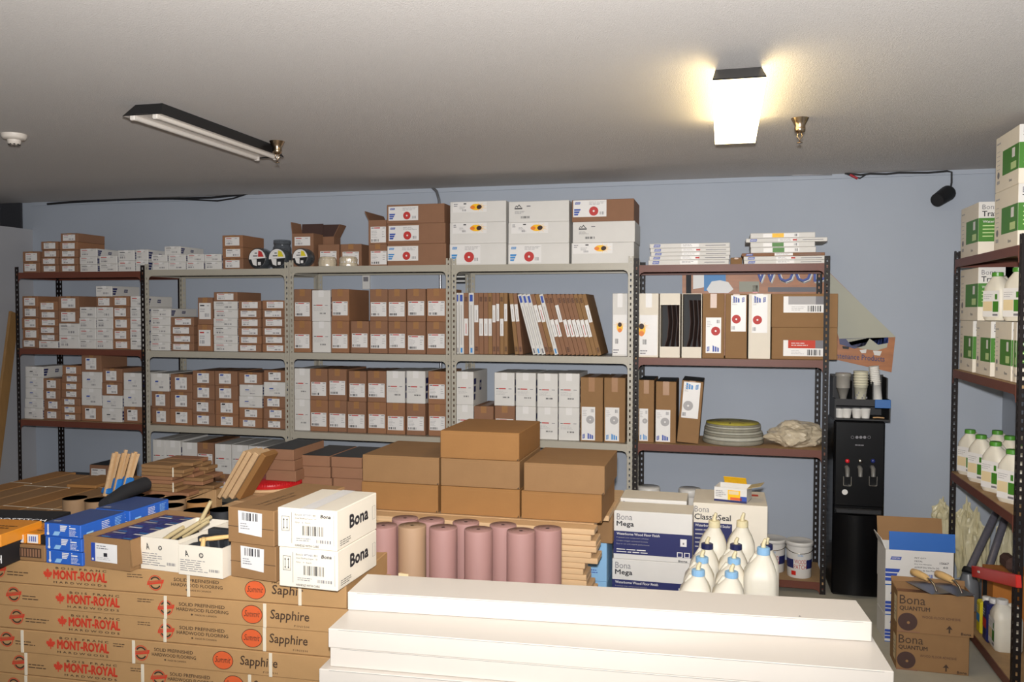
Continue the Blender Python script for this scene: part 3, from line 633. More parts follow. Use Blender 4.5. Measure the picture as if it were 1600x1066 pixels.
def lab_wide(l, fr, u0, v0, u1, v1, band, seed=0):
    w, h = u1-u0, v1-v0; l.rect(fr, u0, v0, u1, v1, 'label_white'); l.rect(fr, u0+w*.12, v0+h*.5, u0+w*.8, v1, band, .0012); l.rect(fr, u0+w*.8, v0+h*.5, u1, v1, 'ink_grey', .0012)
    lines(l, fr, u0+w*.2, v0+h*.1, w*.35, h*.3, 3, 'ink_light', seed, .3); barcode(l, fr, u0+w*.6, v0+h*.06, w*.35, h*.36, 'ink', 10, seed)
    if band == 'print_red': lines(l, fr, u0+w*.2, v0+h*.62, w*.5, h*.26, 2, 'label_white', seed+2, .3)
z_ = big(5, 1, 1206, 1309, 512, 'k', 'wide_carton', 'wide brown carton with red banded label, lower of two', [LB(lab_wide, .18, .1, .79, .6, band='print_red', seed=1)], yf=YG+.02, d=.34)
big(5, 1, 1206, 1310, 459, 'k', 'wide_carton', 'wide brown carton with grey banded label, upper of two', [LB(lab_wide, .18, .44, .79, .92, band='ink_light', seed=2)], bot=z_, yf=YG+.02, d=.34)
# rack four and five third shelf: tall cartons with low labels
for i, (u, x0, x1, t, fl, blu, bx) in enumerate(((4, 907, 942.5, 590, 0, 'ink_blue', .66), (4, 944, 977.5, 590.5, 0, 'ink_cyan', .72), (5, 998, 1022.5, 594, 0, 'ink_cyan', .62), (5, 1025, 1057, 596.5, 0, 'ink_blue', .72))):
    big(u, 2, x0, x1, t, 'k', 'carton', ['tall brown carton with dark blue bars, first of four', 'tall brown carton with light blue bars beside the beige post', 'tall brown carton with black lid right against dark post', 'tall brown carton with black lid, left of the tilted one'][i],
        [LB(lab_disc_v, .06 if i < 3 else -.0, .02, bx, .54, seed=i, blue=blu, red='ink_light')], group='tall brown cartons with low labels', lid='dark_lid' if u == 5 else None)
a = PY(1057.5, 690, YG).x; c = PY(1091, 690, YG).x
def tl(l, w, d, h): lab_disc_v(l, fF(w, d, h), w*.1, h*.4, w*.88, h*.98, seed=7, flip=True, blue='ink_cyan', red='ink_light')
o = carton('carton', 'tall brown carton tilted to the right beside the disc pads', 'box', (a, YG, SH[5][2]+.002), 0, c-a, .36, PY(1070, 597, YG).z-SH[5][2], 'kraft', 'tall brown cartons with low labels', lab=[tl], lid='dark_lid')
o.rotation_euler.y = .075; o.location.z += (c-a)*.0755+.001
# pile of round pads
px_ = PY(1145, 690, YG+.17); zp = SH[5][2]+.001
for i, (h, m, r, dx, dy) in enumerate(((.028, 'disc_grey', .196, 0, 0), (.022, 'disc_white', .194, .004, 0), (.02, 'disc_grey', .19, .002, 0), (.012, 'disc_white', .186, 0, 0), (.02, 'disc_grey', .18, -.004, 0), (.012, 'disc_white', .178, 0, 0), (.012, 'disc_grey', .175, 0, 0))):
    b = MB(); b.lathe([(.03, 0), (r-.008, 0), (r, h*.3), (r-.002, h*.8), (r-.01, h), (.03, h)], m, n=36); b.build('floor_pad', loc=(px_.x+dx, YR+.205, zp), label=f"round grey floor pad, {['lowest', 'second', 'third', 'fourth', 'fifth', 'sixth', 'seventh'][i]} in the pile under the yellow disc", cat='pad', group='pile of round pads'); zp += h+.0003
b = MB(); b.lathe([(.02, 0), (.168, 0), (.168, .006), (.02, .006)], 'disc_yellow', n=36)
fr = (V3(0, 0, .006), V3(1, 0, 0), V3(0, 1, 0), V3(0, 0, 1))
for k in range(7):
    a_ = 2*math.pi*k/7; b.poly(fr, [(.05*math.cos(a_), .05*math.sin(a_)), (.11*math.cos(a_+.12), .11*math.sin(a_+.12)), (.115*math.cos(a_), .115*math.sin(a_))], 'kraft_dark')
b.build('sanding_disc', loc=(px_.x-.004, YR+.205, zp), label='yellow slotted sanding disc on top of the round pads', cat='disc')
# plastic bag of cloths
bm = bmesh.new(); bmesh.ops.create_icosphere(bm, subdivisions=4, radius=1); r = random.Random(3)
from mathutils import noise
for v in bm.verts:
    n = noise.noise(v.co*2.1+V3(3, 1, 2))*.28+noise.noise(v.co*6)*.1; v.co *= (1+n)
    v.co.z = max(v.co.z, -.62); v.co.x *= .175; v.co.y *= .16; v.co.z *= .095
    if v.co.x < -.08: v.co.z *= .7
me = bpy.data.meshes.new('plastic_bag'); bm.to_mesh(me); me.materials.append(MATS['bag_plastic'])
o = bpy.data.objects.new('plastic_bag', me); COL.objects.link(o); pb = PY(1241, 690, YG+.15); o.location = (pb.x, YR+.2, SH[5][2]+.0595)
o['label'] = 'crumpled clear plastic bag of pale cloths right of the disc pile'; o['category'] = 'bag'
# ---------------- walls: banner, cables, plates ----------------
yw = YB-.004
def wallpt(x, y, Y=yw): return PY(x, y, Y)
b = MB()
def wpoly(b, pts, m, Y): 
    vs = [PY(x, y, Y) for x, y in pts]; n = len(vs); back = [v+V3(0, .0015, 0) for v in vs]
    b.add(vs+back, [tuple(range(n)), tuple(range(n, 2*n))[::-1]]+[(i, (i+1) % n, n+(i+1) % n, n+i) for i in range(n)], m)
o = thing('wall_banner', 'large orange-brown wood-look banner with blue WOOD lettering, corner folded over', 'banner', tuple(PY(1230, 500, yw)))
Mi = Matrix.Translation(-o.location)
def lay(b): 
    b.v = [tuple(Vector(v)-o.location) for v in b.v]; return b
b = MB(); wpoly(b, [(1066, 422), (1292, 422), (1399, 527), (1393, 582), (1310, 563), (1066, 560)], 'banner_wood', YB-.006)
for (x0, y0, x1, y1, m) in ((1100, 418, 1134, 455, 'ink_cyan'), (1072, 425, 1080, 460, 'dark_foam'), (1155, 440, 1186, 456, 'banner_back'), (1176, 446, 1184, 458, 'red_metal'), (1200, 449, 1275, 456, 'ink_grey')):
    wpoly(b, [(x0, y0), (x1, y0), (x1, y1), (x0, y1)], m, YB-.0085)
wpoly(b, [(1104, 452), (1112, 440), (1125, 438), (1138, 441), (1146, 452), (1138, 458), (1108, 458)], 'bucket_white', YB-.010)
wpoly(b, [(1083, 429), (1100, 429), (1100, 449), (1083, 452)], 'bucket_white', YB-.010)
for pts, m in (([(1311, 529), (1360, 527), (1352, 540), (1335, 545), (1312, 538)], 'ink_navy'), ([(1322, 530), (1388, 527), (1386, 543), (1370, 548), (1345, 545), (1330, 540)], 'banner_back'), ([(1356, 527), (1388, 526), (1388, 536), (1372, 539)], 'ink_blue'),
               ([(1343, 547), (1354, 546), (1353, 552), (1346, 552)], 'bucket_white'), ([(1364, 548), (1378, 549), (1375, 556), (1366, 555)], 'bucket_white'), ([(1316, 541), (1327, 542), (1326, 546), (1317, 545)], 'black_matte')):
    wpoly(b, pts, m, YB-.010)
frb = lambda x, y: (PY(x, y, YB-.0115), V3(1, 0, 0), V3(0, 0, 1), V3(0, -1, 0))
sc = (PY(1300, 450, yw)-PY(1299, 450, yw)).length
b.text('WOOD', frb(1181, 443), 0, 0, 'bucket_white', h=sc*27, w=sc*116, off=0, bold=.03); b.text('WOOD', frb(1179, 441), 0, 0, 'ink_blue', h=sc*27, w=sc*116, off=.002, bold=.015)
b.text('Maintenance Products', frb(1293, 559), 0, 0, 'ink_navy', h=sc*9, w=sc*88, off=.002, bold=.01, slope=-.06)
lay(b).build('banner_sheet', parent=o)
b = MB(); wpoly(b, [(1290, 421), (1400, 527), (1311, 529.5), (1294, 470)], 'banner_back', YB-.016); lay(b).build('folded_corner', parent=o)
# conduit along the ceiling and down the wall
b = MB(); Yc = YB-.03
pts = [PY(x, y, Yc) for x, y in ((395, 299), (520, 294.5), (640, 289.5), (664, 289), (674, 291.5), (682, 299), (686, 312), (687, 330), (688, 440), (689, 600), (690, 760))]
b.tube(pts, .011, 'conduit', 8); b.build('conduit_pipe', label='thin grey steel conduit bending down the back wall behind red disc cartons', cat='pipe')
def cable(label, pts, r, m, Y=YB-.02, name='cable'):
    b = MB(); P_ = [PY(x, y, Y) for x, y in pts]; b.tube(P_, r, m, 6); b.build(name, label=label, cat='cable')
cable('long black cable sagging along the back wall under the ceiling, left part', [(74, 319), (110, 316), (150, 314), (190, 312), (240, 311), (290, 310), (330, 309), (370, 305), (395, 301)], .009, 'wire_black', YB-.03)
cable('second dark cable looping low below the ceiling near the left lamp', [(190, 312), (240, 310), (300, 312), (340, 314), (365, 310), (395, 300)], .006, 'wire_black', YB-.045)
cable('thin grey cable running above the conduit to the middle of back wall', [(395, 296), (480, 295), (560, 291), (650, 286), (700, 284)], .006, 'wire_grey', YB-.02)
cable('pale thin cable along the top of the back wall above rack four', [(705, 289), (800, 286), (900, 282), (1000, 279), (1120, 276), (1300, 273)], .005, 'conduit', YB-.02)
cable('black cable stapled along the top right of back wall', [(1320, 271), (1345, 273.5), (1360, 271.5), (1385, 272), (1405, 270), (1450, 270), (1480, 267.5), (1487, 269), (1487, 285), (1485, 297)], .0065, 'wire_black', YB-.04)
cable('short drooping black cable loop with red connector near ceiling', [(1322, 271), (1332, 276), (1344, 278.5), (1352, 273.5)], .005, 'wire_black', YB-.055)
cable('short red connector lead on the black cable near ceiling', [(1328, 273), (1334, 276), (1340, 279)], .008, 'wire_red', YB-.07)
for x, y, l in ((400, 297, 'small white cable bracket above the middle beige post'), (668, 285, 'small white cable bracket above the conduit bend')):
    P_ = PY(x, y, YB-.03); b = MB(); b.cbox(-.05, -.012, -.008, .05, .012, .008, 'label_white', .003); b.tube([(.02, -.0, -.008), (.02, 0, -.028)], .006, 'conduit', 8); b.tube([(-.02, 0, -.03), (.04, 0, -.03)], .006, 'conduit', 8)
    b.build('cable_bracket', loc=(P_.x, YB-.03, P_.z), label=l, cat='bracket')
P_ = PY(720, 436, YB-.02); b = MB(); b.cbox(-.045, -.02, -.035, .045, .02, .035, 'black_matte', .004)
for z in (.016, -.016): b.box(-.03, -.0215, z-.006, .04, -.0195, z+.006, 'bucket_white')
b.build('wall_sign', loc=(P_.x, YB-.022, P_.z), label='black plate with two white stripes behind top of fourth rack', cat='sign')
P_ = PY(572, 440, YB-.02); b = MB(); b.cbox(-.03, -.012, -.06, .03, .012, .05, 'bucket_white', .003); b.box(-.02, -.0135, 0, .02, -.0115, .035, 'ink_grey'); b.build('wall_plate', loc=(P_.x, YB-.013, P_.z), label='small white plate with grey square on back wall behind middle rack', cat='plate')
# black spotlight on the wall
P0, P1 = PY(1464, 313, YB-.16), PY(1482, 301, YB-.06)
o = thing('spotlight', 'black cylindrical spotlight hanging by its wire at right of back wall', 'lamp', tuple(P1))
b = MB(); b.tube([P0-P1, (P0-P1)*.1, V3(0, 0, 0), (P1-P0)*.12], [.042, .05, .048, .02], 'black_matte', 16); b.build('housing', parent=o)
b = MB(); b.tube([V3(0, 0, .01), PY(1483, 296, YB-.02)-P1, PY(1484, 292, YB-.004)-P1], .008, 'black_matte', 8); b.build('mount', parent=o)
# plank leaning on the left wall
A_ = PX(22, 489, XL+.03); B_ = PX(3, 640, XL+.16); dv = (B_-A_); B_ = A_+dv*((A_.z)/(A_.z-B_.z))
b = MB(); L_ = (A_-B_).length; zx = (A_-B_).normalized(); yx = V3(1, 0, 0).cross(zx).normalized(); xx = yx.cross(zx)
T = Matrix((xx, yx, zx)).transposed().to_4x4(); b.cbox(-.012, -.045, 0.008, .012, .045, L_, 'wall_plank', .002, T)
b.build('wood_plank', loc=tuple(B_), label='long wooden plank leaning on the left wall', cat='plank')
# ---------------- ceiling ----------------
P_ = PZ(1155, 124, ZC-.11); yn = P_.y; fxx = P_.x
o = thing('ceiling_light', 'lit fluorescent ceiling light with a glowing wraparound cover', 'ceiling light', (fxx, yn+.58, ZC))
b = MB(); LZ = -.112
def pr_(b, w, y0b, y0t, y1, z0, z1, m):
    vs = [V3(-w, y0b, z0), V3(w, y0b, z0), V3(w, y1, z0), V3(-w, y1, z0), V3(-w, y0t, z1), V3(w, y0t, z1), V3(w, y1, z1), V3(-w, y1, z1)]
    b.add(vs, [(0, 3, 2, 1), (4, 5, 6, 7), (0, 1, 5, 4), (1, 2, 6, 5), (2, 3, 7, 6), (3, 0, 4, 7)], m)
pr_(b, .094, -.575, -.30, .57, LZ, -.004, 'lamp_lens'); b.build('diffuser', parent=o)
b = MB(); vs = [V3(-.092, -.579, LZ+.004), V3(.092, -.579, LZ+.004), V3(.085, -.31, 0), V3(-.085, -.31, 0)]
b.add(vs+[v+V3(0, .003, .006) for v in vs], [(0, 1, 2, 3), (7, 6, 5, 4), (0, 4, 5, 1), (2, 6, 7, 3), (1, 5, 6, 2), (0, 3, 7, 4)], 'lamp_dark'); b.box(-.06, -.3, -.004, .06, .5, 0, 'lamp_dark'); b.build('end_cap', parent=o)
P_ = PZ(226, 183, ZC-.07); P2 = PZ(415, 250, ZC-.07)
o = thing('ceiling_light', 'unlit two-tube ceiling light in a dark housing at the left', 'ceiling light', ((P_.x+P2.x)/2, (P_.y+P2.y)/2, ZC))
hl = (P2.y-P_.y)/2
b = MB(); vs = [V3(sx*w, sy*(hl-q), z) for z, w, q in ((0, .07, .05), (-.06, .1, 0)) for sy in (-1, 1) for sx in (-1, 1)]
b.add(vs, [(0, 1, 5, 4), (2, 6, 7, 3), (0, 4, 6, 2), (1, 3, 7, 5), (0, 2, 3, 1)], 'lamp_dark'); b.build('housing', parent=o)
b = MB(); b.add([V3(-.098, -hl+.004, -.06), V3(-.03, -hl+.004, -.054), V3(.03, -hl+.004, -.054), V3(.098, -hl+.004, -.06), V3(-.098, hl-.004, -.06), V3(-.03, hl-.004, -.054), V3(.03, hl-.004, -.054), V3(.098, hl-.004, -.06)], [(0, 1, 5, 4), (1, 2, 6, 5), (2, 3, 7, 6)], 'lamp_off'); b.build('reflector', parent=o)
for sx in (-1, 1):
    b = MB(); b.tube([(sx*.058, -hl+.03, -.062), (sx*.058, hl-.03, -.062)], .0125, 'lamp_off', 12); b.build('tube', parent=o)
    for sy in (-1, 1):
        b = MB(); b.cbox(sx*.058-.013, sy*(hl-.02)-.01, -.077, sx*.058+.013, sy*(hl-.02)+.01, -.045, 'lamp_off', .004); b.build('lampholder', parent=o)
for x, y, l in ((433, 221, 'brass sprinkler head beside the unlit ceiling light'), (1250, 185, 'brass sprinkler head right of the lit ceiling light')):
    P_ = PZ(x, y, ZC); o = thing('sprinkler', l, 'sprinkler', tuple(P_), 0, 'ceiling sprinklers')
    b = MB(); b.lathe([(.042, 0), (.032, -.02), (.024, -.035), (.026, -.05), (.024, -.065), (.012, -.072)], 'brass', n=18); b.build('escutcheon', parent=o)
    b = MB(); b.tube([(-.008, 0, -.07), (-.012, 0, -.085), (0, 0, -.1)], .003, 'brass', 6); b.tube([(.008, 0, -.07), (.012, 0, -.085), (0, 0, -.1)], .003, 'brass', 6); b.lathe([(.002, -.1), (.004, -.113), (.014, -.115), (.014, -.118), (0, -.118)], 'brass', n=12); b.build('deflector', parent=o)
P_ = PZ(22, 210, ZC); o = thing('smoke_detector', 'round white smoke detector on the ceiling at far left', 'smoke detector', tuple(P_))
b = MB(); b.lathe([(.062, 0), (.06, -.018), (.052, -.026), (.03, -.03), (0, -.03)], 'smoke_white', n=24); b.build('base', parent=o)
b = MB(); b.lathe([(.033, -.03), (.031, -.048), (.02, -.055), (0, -.055)], 'smoke_white', n=20)
for k in range(8): a = k*math.pi/4; b.box(.024*math.cos(a)-.003, .024*math.sin(a)-.003, -.056, .024*math.cos(a)+.003, .024*math.sin(a)+.003, -.051, 'black_matte')
b.build('sensor', parent=o)
# ---------------- water cooler with cup organiser ----------------
YC0 = 5.50; xa = PY(1303, 700, YC0).x; xb = PY(1384, 700, YC0).x; ZT = PY(1340, 658, YC0).z; Wc = xb-xa
o = thing('water_cooler', 'tall black water cooler beside the last dark rack', 'water cooler', ((xa+xb)/2, YC0+.17, 0))
def cy(v): return v-.17
b = MB(); hw_ = Wc/2; zl = PY(1340, 797, YC0).z
b.cbox(-hw_, cy(.02), .0, hw_, cy(.36), ZT, 'black_plastic', .012)
b.cbox(-hw_+.006, cy(0), zl+.02, hw_-.006, cy(.02), ZT-.005, 'black_plastic', .006)
b.build('body', parent=o)
b = MB(); n = 12; vs = []
for z in (.02, zl-.03):
    for i in range(n+1): a = -1+2*i/n; vs.append(V3(a*(hw_-.008), cy(.02-.05*(1-a*a)), z))
b.add(vs, [(i, i+1, n+2+i, n+1+i) for i in range(n)], 'black_plastic', True); b.add(vs[n+1:], [tuple(range(n+1))], 'black_plastic'); b.add(vs[:n+1], [tuple(range(n+1))[::-1]], 'black_plastic'); b.build('lower_door', parent=o)
b = MB(); b.cbox(-hw_+.01, cy(-.035), zl-.02, hw_-.02, cy(.02), zl+.012, 'black_matte', .006); b.build('drip_tray', parent=o)
fr = (V3(-hw_, cy(0), 0), V3(1, 0, 0), V3(0, 0, 1), V3(0, -1, 0))
def cf(px, py): p = PY(px, py, YC0); return p.x-xa, p.z
b = MB()
for i, px in enumerate((1332, 1339, 1345, 1351, 1358)):
    u, v = cf(px, 683.5)
    if 0 < i < 4: b.disc(fr, u, v, .009, 'ink_grey', .001)
    else: b.ring(fr, u, v, .007, .009, 'ink_grey', .001)
u, v = cf(1336, 697); lines(b, fr, u, v, .075, .012, 1, 'ink_grey', 3, .5); b.build('panel_icons', parent=o)
for px, m in ((1324, 'knob_red'), (1344, 'steel'), (1364, 'knob_blue')):
    u, v = cf(px, 720.5); b = MB(); T = Matrix.Translation((u-hw_, cy(0), v)) @ Matrix.Rotation(math.pi/2, 4, 'X'); b.lathe([(.013, 0), (.012, .008), (.006, .012), (0, .012)], m, n=14, T=T); b.build('button', parent=o)
for px in (1323, 1343, 1363):
    u, v = cf(px, 737); b = MB(); b.tube([(u-hw_, cy(.004), v+.025), (u-hw_, cy(-.03), v+.022), (u-hw_, cy(-.035), v-.026)], [.014, .014, .012], 'grey_plastic', 12); b.build('tap', parent=o)
for px in (1323, 1363):
    u, v = cf(px, 751); b = MB(); fr2 = (V3(-hw_, cy(-.02), 0), V3(1, 0, 0), V3(0, 0, 1), V3(0, -1, 0))
    for q in ((-.024, -.03, -.02, .03), (.02, -.03, .024, .03), (-.024, -.03, .024, -.026)): b.box(u-hw_+q[0], cy(-.03), v+q[1], u-hw_+q[2], cy(0), v+q[3], 'steel')
    b.build('lever', parent=o)
u, v = cf(1320, 769); b = MB(); b.disc(fr, u, v, .017, 'bucket_white', .002); b.build('round_sticker', parent=o)
o = thing('cup_organiser', 'black two-tier cup organiser on top of the water cooler', 'cup holder', ((xa+xb)/2+.015, YC0+.15, ZT+.001))
hz_ = PY(1340, 590, YC0).z-ZT; zt2 = PY(1340, 630, YC0).z-ZT; h2 = hw_+.012
b = MB(); b.box(-h2, .13, 0, h2, .14, hz_, 'black_matte')
for x in (-h2, h2-.008): b.box(x, -.13, 0, x+.008, .13, zt2+.02, 'black_matte'); b.box(x, -.03, zt2+.02, x+.008, .13, hz_-.01, 'black_matte')
b.box(-h2+.008, -.13, 0, h2-.008, .13, .008, 'black_matte'); b.box(-h2+.008, -.13, zt2-.02, h2-.008, .13, zt2-.012, 'black_matte'); b.build('frame', parent=o)
b = MB()
for x in (-.055, .06): b.box(x, -.1, zt2-.012, x+.006, .13, hz_-.03, 'black_matte')
b.box(-h2+.008, -.13, zt2-.012, h2-.008, -.126, zt2+.02, 'black_matte'); b.build('divider', parent=o)
b = MB(); b.cbox(.07, -.137, zt2-.03, .16, -.131, zt2+.022, 'holder_blue', .002); b.build('holder_plate', parent=o, label='blue plate')
ox, oy, oz = o.location
def cups(px, py0, py1, r0, r1, n, m, label, dy=-.05, tilt=0, name='cup_stack', ring=None):
    q = PY(px, py1, oy+dy); zb = (oz+zt2-.0115) if py1 < 640 else oz+.0085; h = PY(px, py0, oy+dy).z-zb
    b = MB(); b.lathe([(r0, 0), (r0+(r1-r0)*.8, h*.5), (r1, h*.5)], m, n=18)
    k = max(1, n); hh = h*.5/k
    for i in range(k): b.lathe([(r1*.93, h*.5+i*hh), (r1*.97, h*.5+(i+.75)*hh), (r1*1.05, h*.5+(i+.78)*hh), (r1*1.05, h*.5+(i+1)*hh), (r1*.93, h*.5+(i+1)*hh)], m, n=18)
    if ring:
        for i in range(9):
            a = -2.6+i*.3; b.box(r0*1.25*math.cos(a)-.004, r0*1.25*math.sin(a)-.002, h*(.15+.08*(i % 4)), r0*1.25*math.cos(a)+.004, r0*1.25*math.sin(a)+.002, h*(.15+.08*(i % 4))+.012, ring)
    ob = b.build(name, loc=(q.x, oy+dy, zb+(.004 if tilt else .0005)), label=label, cat='cups'); ob.rotation_euler.y = tilt
cups(1344.5, 580, 624, .027, .043, 6, 'coffee_paper', 'stack of printed paper coffee cups standing in middle of organiser', ring='ink_grey')
cups(1372, 573, 624, .026, .03, 10, 'cup_white', 'tilted stack of white cups at the right of organiser', tilt=-.12)
cups(1317, 583, 624, .012, .044, 1, 'cup_grey', 'grey smoky plastic cups in the left slot of organiser')
for i, px in enumerate((1311.5, 1322.5, 1338.5, 1352)):
    q = PY(px, 657, oy-.07); b = MB(); h = PY(px, 638.5, oy-.07).z-oz-.009
    b.lathe([(.023, 0), (.03, h*.88), (.031, h*.9), (.031, h), (.028, h), (.021, .01), (0, .01)], 'cup_white', n=18); b.build('paper_cup', loc=(q.x, oy-.07, oz+.009), label=f"small white paper cup, {NTH[i]} from left on organiser's lower tier", cat='cup', group='paper cups on the lower tier')
b = MB(); b.tube([(-.03, 0, .004), (0, .005, .006), (.035, -.004, .004)], .004, 'stick_wood', 6); q = PY(1372, 655, oy-.07); b.build('stir_stick', loc=(q.x, oy-.07, oz+.009), label='wooden stir sticks lying at right of lower tier', cat='stick')
b = MB(); b.tube([PY(x, y, 5.96) for x, y in ((1288, 800), (1291, 830), (1296, 850), (1290, 880), (1296, 905), (1304, 912))], .006, 'wire_black', 6); b.build('power_cord', label='black power cord hanging between last rack and cooler', cat='cord')
# ---------------- rack along the right wall ----------------
XR0 = 1.29; dr = XR-XR0-.012
yfar = PX(1490, 600, XR0).y+.0; ynear = PX(1583, 900, XR0).y-.02; yfar = PX(1491, 500, XR0).y+.03
RS = [PX(1497, 405, XR0).z, PX(1492, 578, XR0).z, PX(1487, 738, XR0).z, max(.06, PX(1530, 1033, XR0).z)]
rk = rack('shelving_rack', 'dark red-brown slotted steel rack along the right wall', 0, yfar-ynear, 0, dr, RS[0]+.05, RS, 'rack_dark', 'rack_red', 'board', 'slotted racks along the walls')
rk.location = (XR0+dr/2, (yfar+ynear)/2, 0); rk.rotation_euler.z = -math.pi/2
XF = XR0+.028
def green_case(x0, x1, zb, ty, label, w=.34, name='finish_carton', zt=None, group='green and white finish cartons on the right rack'):
    """x0/x1: pixel columns of the aisle face; its long print face looks along -Y"""
    ya = PX(x1, ty+20, XF).y; yb = PX(x0, ty+20, XF).y-.004; zt = zt or PX(x0, ty, XF).z; h = zt-zb; d = yb-ya
    def pr(b, w, d, h):
        fl_ = frame('left', w, d, h); ff = fF(w, d, h)
        b.rect(fl_, d*.32, h*.26, d, h*.7, 'ink_green'); b.rect(fl_, d*.72, h*.5, d*.84, h*.66, 'label_white', .0012); b.rect(fl_, d*.68, h*.3, d*.9, h*.42, 'ink_green_light', .0012)
        lines(b, fl_, d*.06, h*.84, d*.3, h*.06, 1, 'ink_light', 1); b.disc(fl_, d*.14, h*.3, d*.05, 'ink_grey'); b.rect(fl_, d*.08, h*.14, d*.2, h*.2, 'ink_light'); b.text('Bona', fl_, d*.62, h*.1, 'ink_grey', h=h*.05, bold=.02)
        for i in range(5): b.rect(fl_, d*.07, h*(.4+.08*i), d*.2, h*(.41+.08*i), 'ink_light')
        b.rect(ff, 0, h*.26, w, h*.7, 'ink_green'); b.rect(ff, 0, h*.7, w, h, 'white_card', .0006)
        b.text('Bona', ff, w*.05, h*.86, 'ink_grey', h=h*.09); b.text('Traffic', ff, w*.05, h*.73, 'ink', h=h*.1, bold=.025)
        b.text('Waterborne Wood Floor Finish', ff, w*.06, h*.61, 'label_white', h=h*.045, w=w*.8, bold=.02)
        for i in range(4): lines(b, ff, w*.06, h*(.54-.065*i), w*.7, h*.03, 1, 'ink_green_light', i, .6)
    return carton(name, label, 'box', (XF, ya, zb), 0, w, d, h, 'cream_card', group, prints=[pr]), zt
green_case(1501.5, 1529, RS[0]+.0012, 328, 'green and cream finish carton alone at far end of right rack top')
_, zb_ = green_case(1554, 1591, RS[0]+.0012, 303.5, 'green and cream finish carton, lower of two on near top shelf')
green_case(1556, 1592.5, zb_+.001, 218, 'green and cream finish carton, upper of two near the ceiling')
zlow = PX(1499, 501, XF).z
for i, (x0, x1) in enumerate(((1499, 1519.5), (1524.5, 1547.5), (1554, 1580), (1582, 1588))):
    green_case(x0, x1, RS[1]+.0012, 540, f"green and cream finish carton, {['farthest', 'second farthest', 'third farthest', 'nearest'][i]} of lower row on second right shelf", w=.3, zt=zlow)
green_case(1500.5, 1528.5, zlow+.002, 423, 'green and cream finish carton standing beside jugs on second shelf', w=.3)
# jugs
def jug_mesh(w, d, h, m, side=1):
    b = MB(); secs = [(0, .9, .9, 0), (.012, 1, 1, 0), (h*.3, 1.0, 1.0, 0), (h*.62, 1, 1, 0), (h*.7, .95, .93, side*.02), (h*.8, .74, .7, side*.07), (h*.9, .44, .42, side*.15), (h*.93, .36, .34, side*.16), (h*.97, .32, .3, side*.16)]
    n = 20; vs = []
    for z, fx, fy, off in secs:
        p = 7 if z < h*.75 else 5 if z < h*.87 else 2
        for k in range(n):
            a = 2*math.pi*k/n; c, s_ = math.cos(a), math.sin(a); q = (abs(c)**p+abs(s_)**p)**(-1/p)
            vs.append(V3(off*w+c*q*w/2*fx, s_*q*d/2*fy, z))
    fs = [(i*n+k, i*n+(k+1) % n, (i+1)*n+(k+1) % n, (i+1)*n+k) for i in range(len(secs)-1) for k in range(n)]
    b.add(vs, fs, m, True); b.add(vs[:n], [tuple(range(n))[::-1]], m); b.add(vs[-n:], [tuple(range(n))], m)
    return b
def jug(loc, label, rz=0, w=.135, d=.15, h=.29, m='hdpe', cap='cap_blue', lab=True, nozzle=False, group=None, side=1, name='plastic_jug'):
    o = thing(name, label, 'jug', loc, rz, group)
    jug_mesh(w, d, h, m, side).build('jug_body', parent=o)
    b = MB(); s_ = -side; b.tube([(s_*w*.02, 0, h*.88), (s_*w*.22, 0, h*.9), (s_*w*.4, 0, h*.82), (s_*w*.44, 0, h*.66)], .012, m, 8); b.build('handle', parent=o)
    if cap:
        b = MB(); b.lathe([(.027, h*.92), (.028, h*.93), (.0275, h*1.0), (.023, h*1.008), (0, h*1.008)], cap, c=(side*.16*w, 0, 0), n=20, smooth=False); b.build('cap', parent=o)
    if nozzle:
        b = MB(); b.tube([(side*.16*w, 0, h*1.0), (side*.16*w, 0, h*1.05), (side*.16*w+.008, 0, h*1.11)], [.011, .009, .007], 'hdpe_cream', 8); b.build('nozzle', parent=o)
    if lab:
        b = MB(); fr = (V3(-w/2-.0005, d/2, 0), V3(0, -1, 0), V3(0, 0, 1), V3(-1, 0, 0)) if lab == 'left' else (V3(-w/2, -d/2-.0005, 0), V3(1, 0, 0), V3(0, 0, 1), V3(0, -1, 0)); W2 = d if lab == 'left' else w
        b.rect(fr, W2*.1, h*.08, W2*.9, h*.62, 'label_white', .001); b.rect(fr, W2*.12, h*.2, W2*.58, h*.4, 'foam_brush', .0016); b.rect(fr, W2*.6, h*.18, W2*.88, h*.4, 'ink_green', .0016)
        b.rect(fr, W2*.7, h*.44, W2*.82, h*.55, 'ink_green', .0016); lines(b, fr, W2*.14, h*.44, W2*.45, h*.12, 3, 'ink_light', 2, .3); b.rect(fr, W2*.6, h*.1, W2*.85, h*.14, 'ink_grey', .0016); b.build('label', parent=o)
    return o
GJ = 'white jugs with green caps on the right rack'
for i, (px, py, cp, who) in enumerate(((1511, 669, 'cap_green', 'farthest in front row'), (1528, 680.5, 'cap_green', 'second from far end in front row'), (1553, 692, 'cap_green', 'third from far end in front row'), (1579, 704, 'cap_green', 'nearest to camera in front row'),
        (1549, 670, 'cap_green', 'farthest in the back row'), (1568, 682, 'cap_green', 'second in the back row'), (1594, 694, 'cap_green', 'nearest in the back row'), (1587, 672, 'cap_dark_green', 'dark green capped at wall side'))):
    row = 0 if i < 4 else 1 if i < 7 else 2; x_ = (1.36, 1.50, 1.638)[row]; y_ = min(PX(px, py, x_).y, 5.29)-(.03 if i == 1 else .08 if i == 5 else 0)
    jug((x_+.02, y_, RS[2]+.001), f"white jug, {who}, third shelf of right rack", rz=.58 if i < 7 else 0, w=.108 if i < 7 else .09, d=.125, h=.258, cap=cp, lab='left', group=GJ, side=-1)
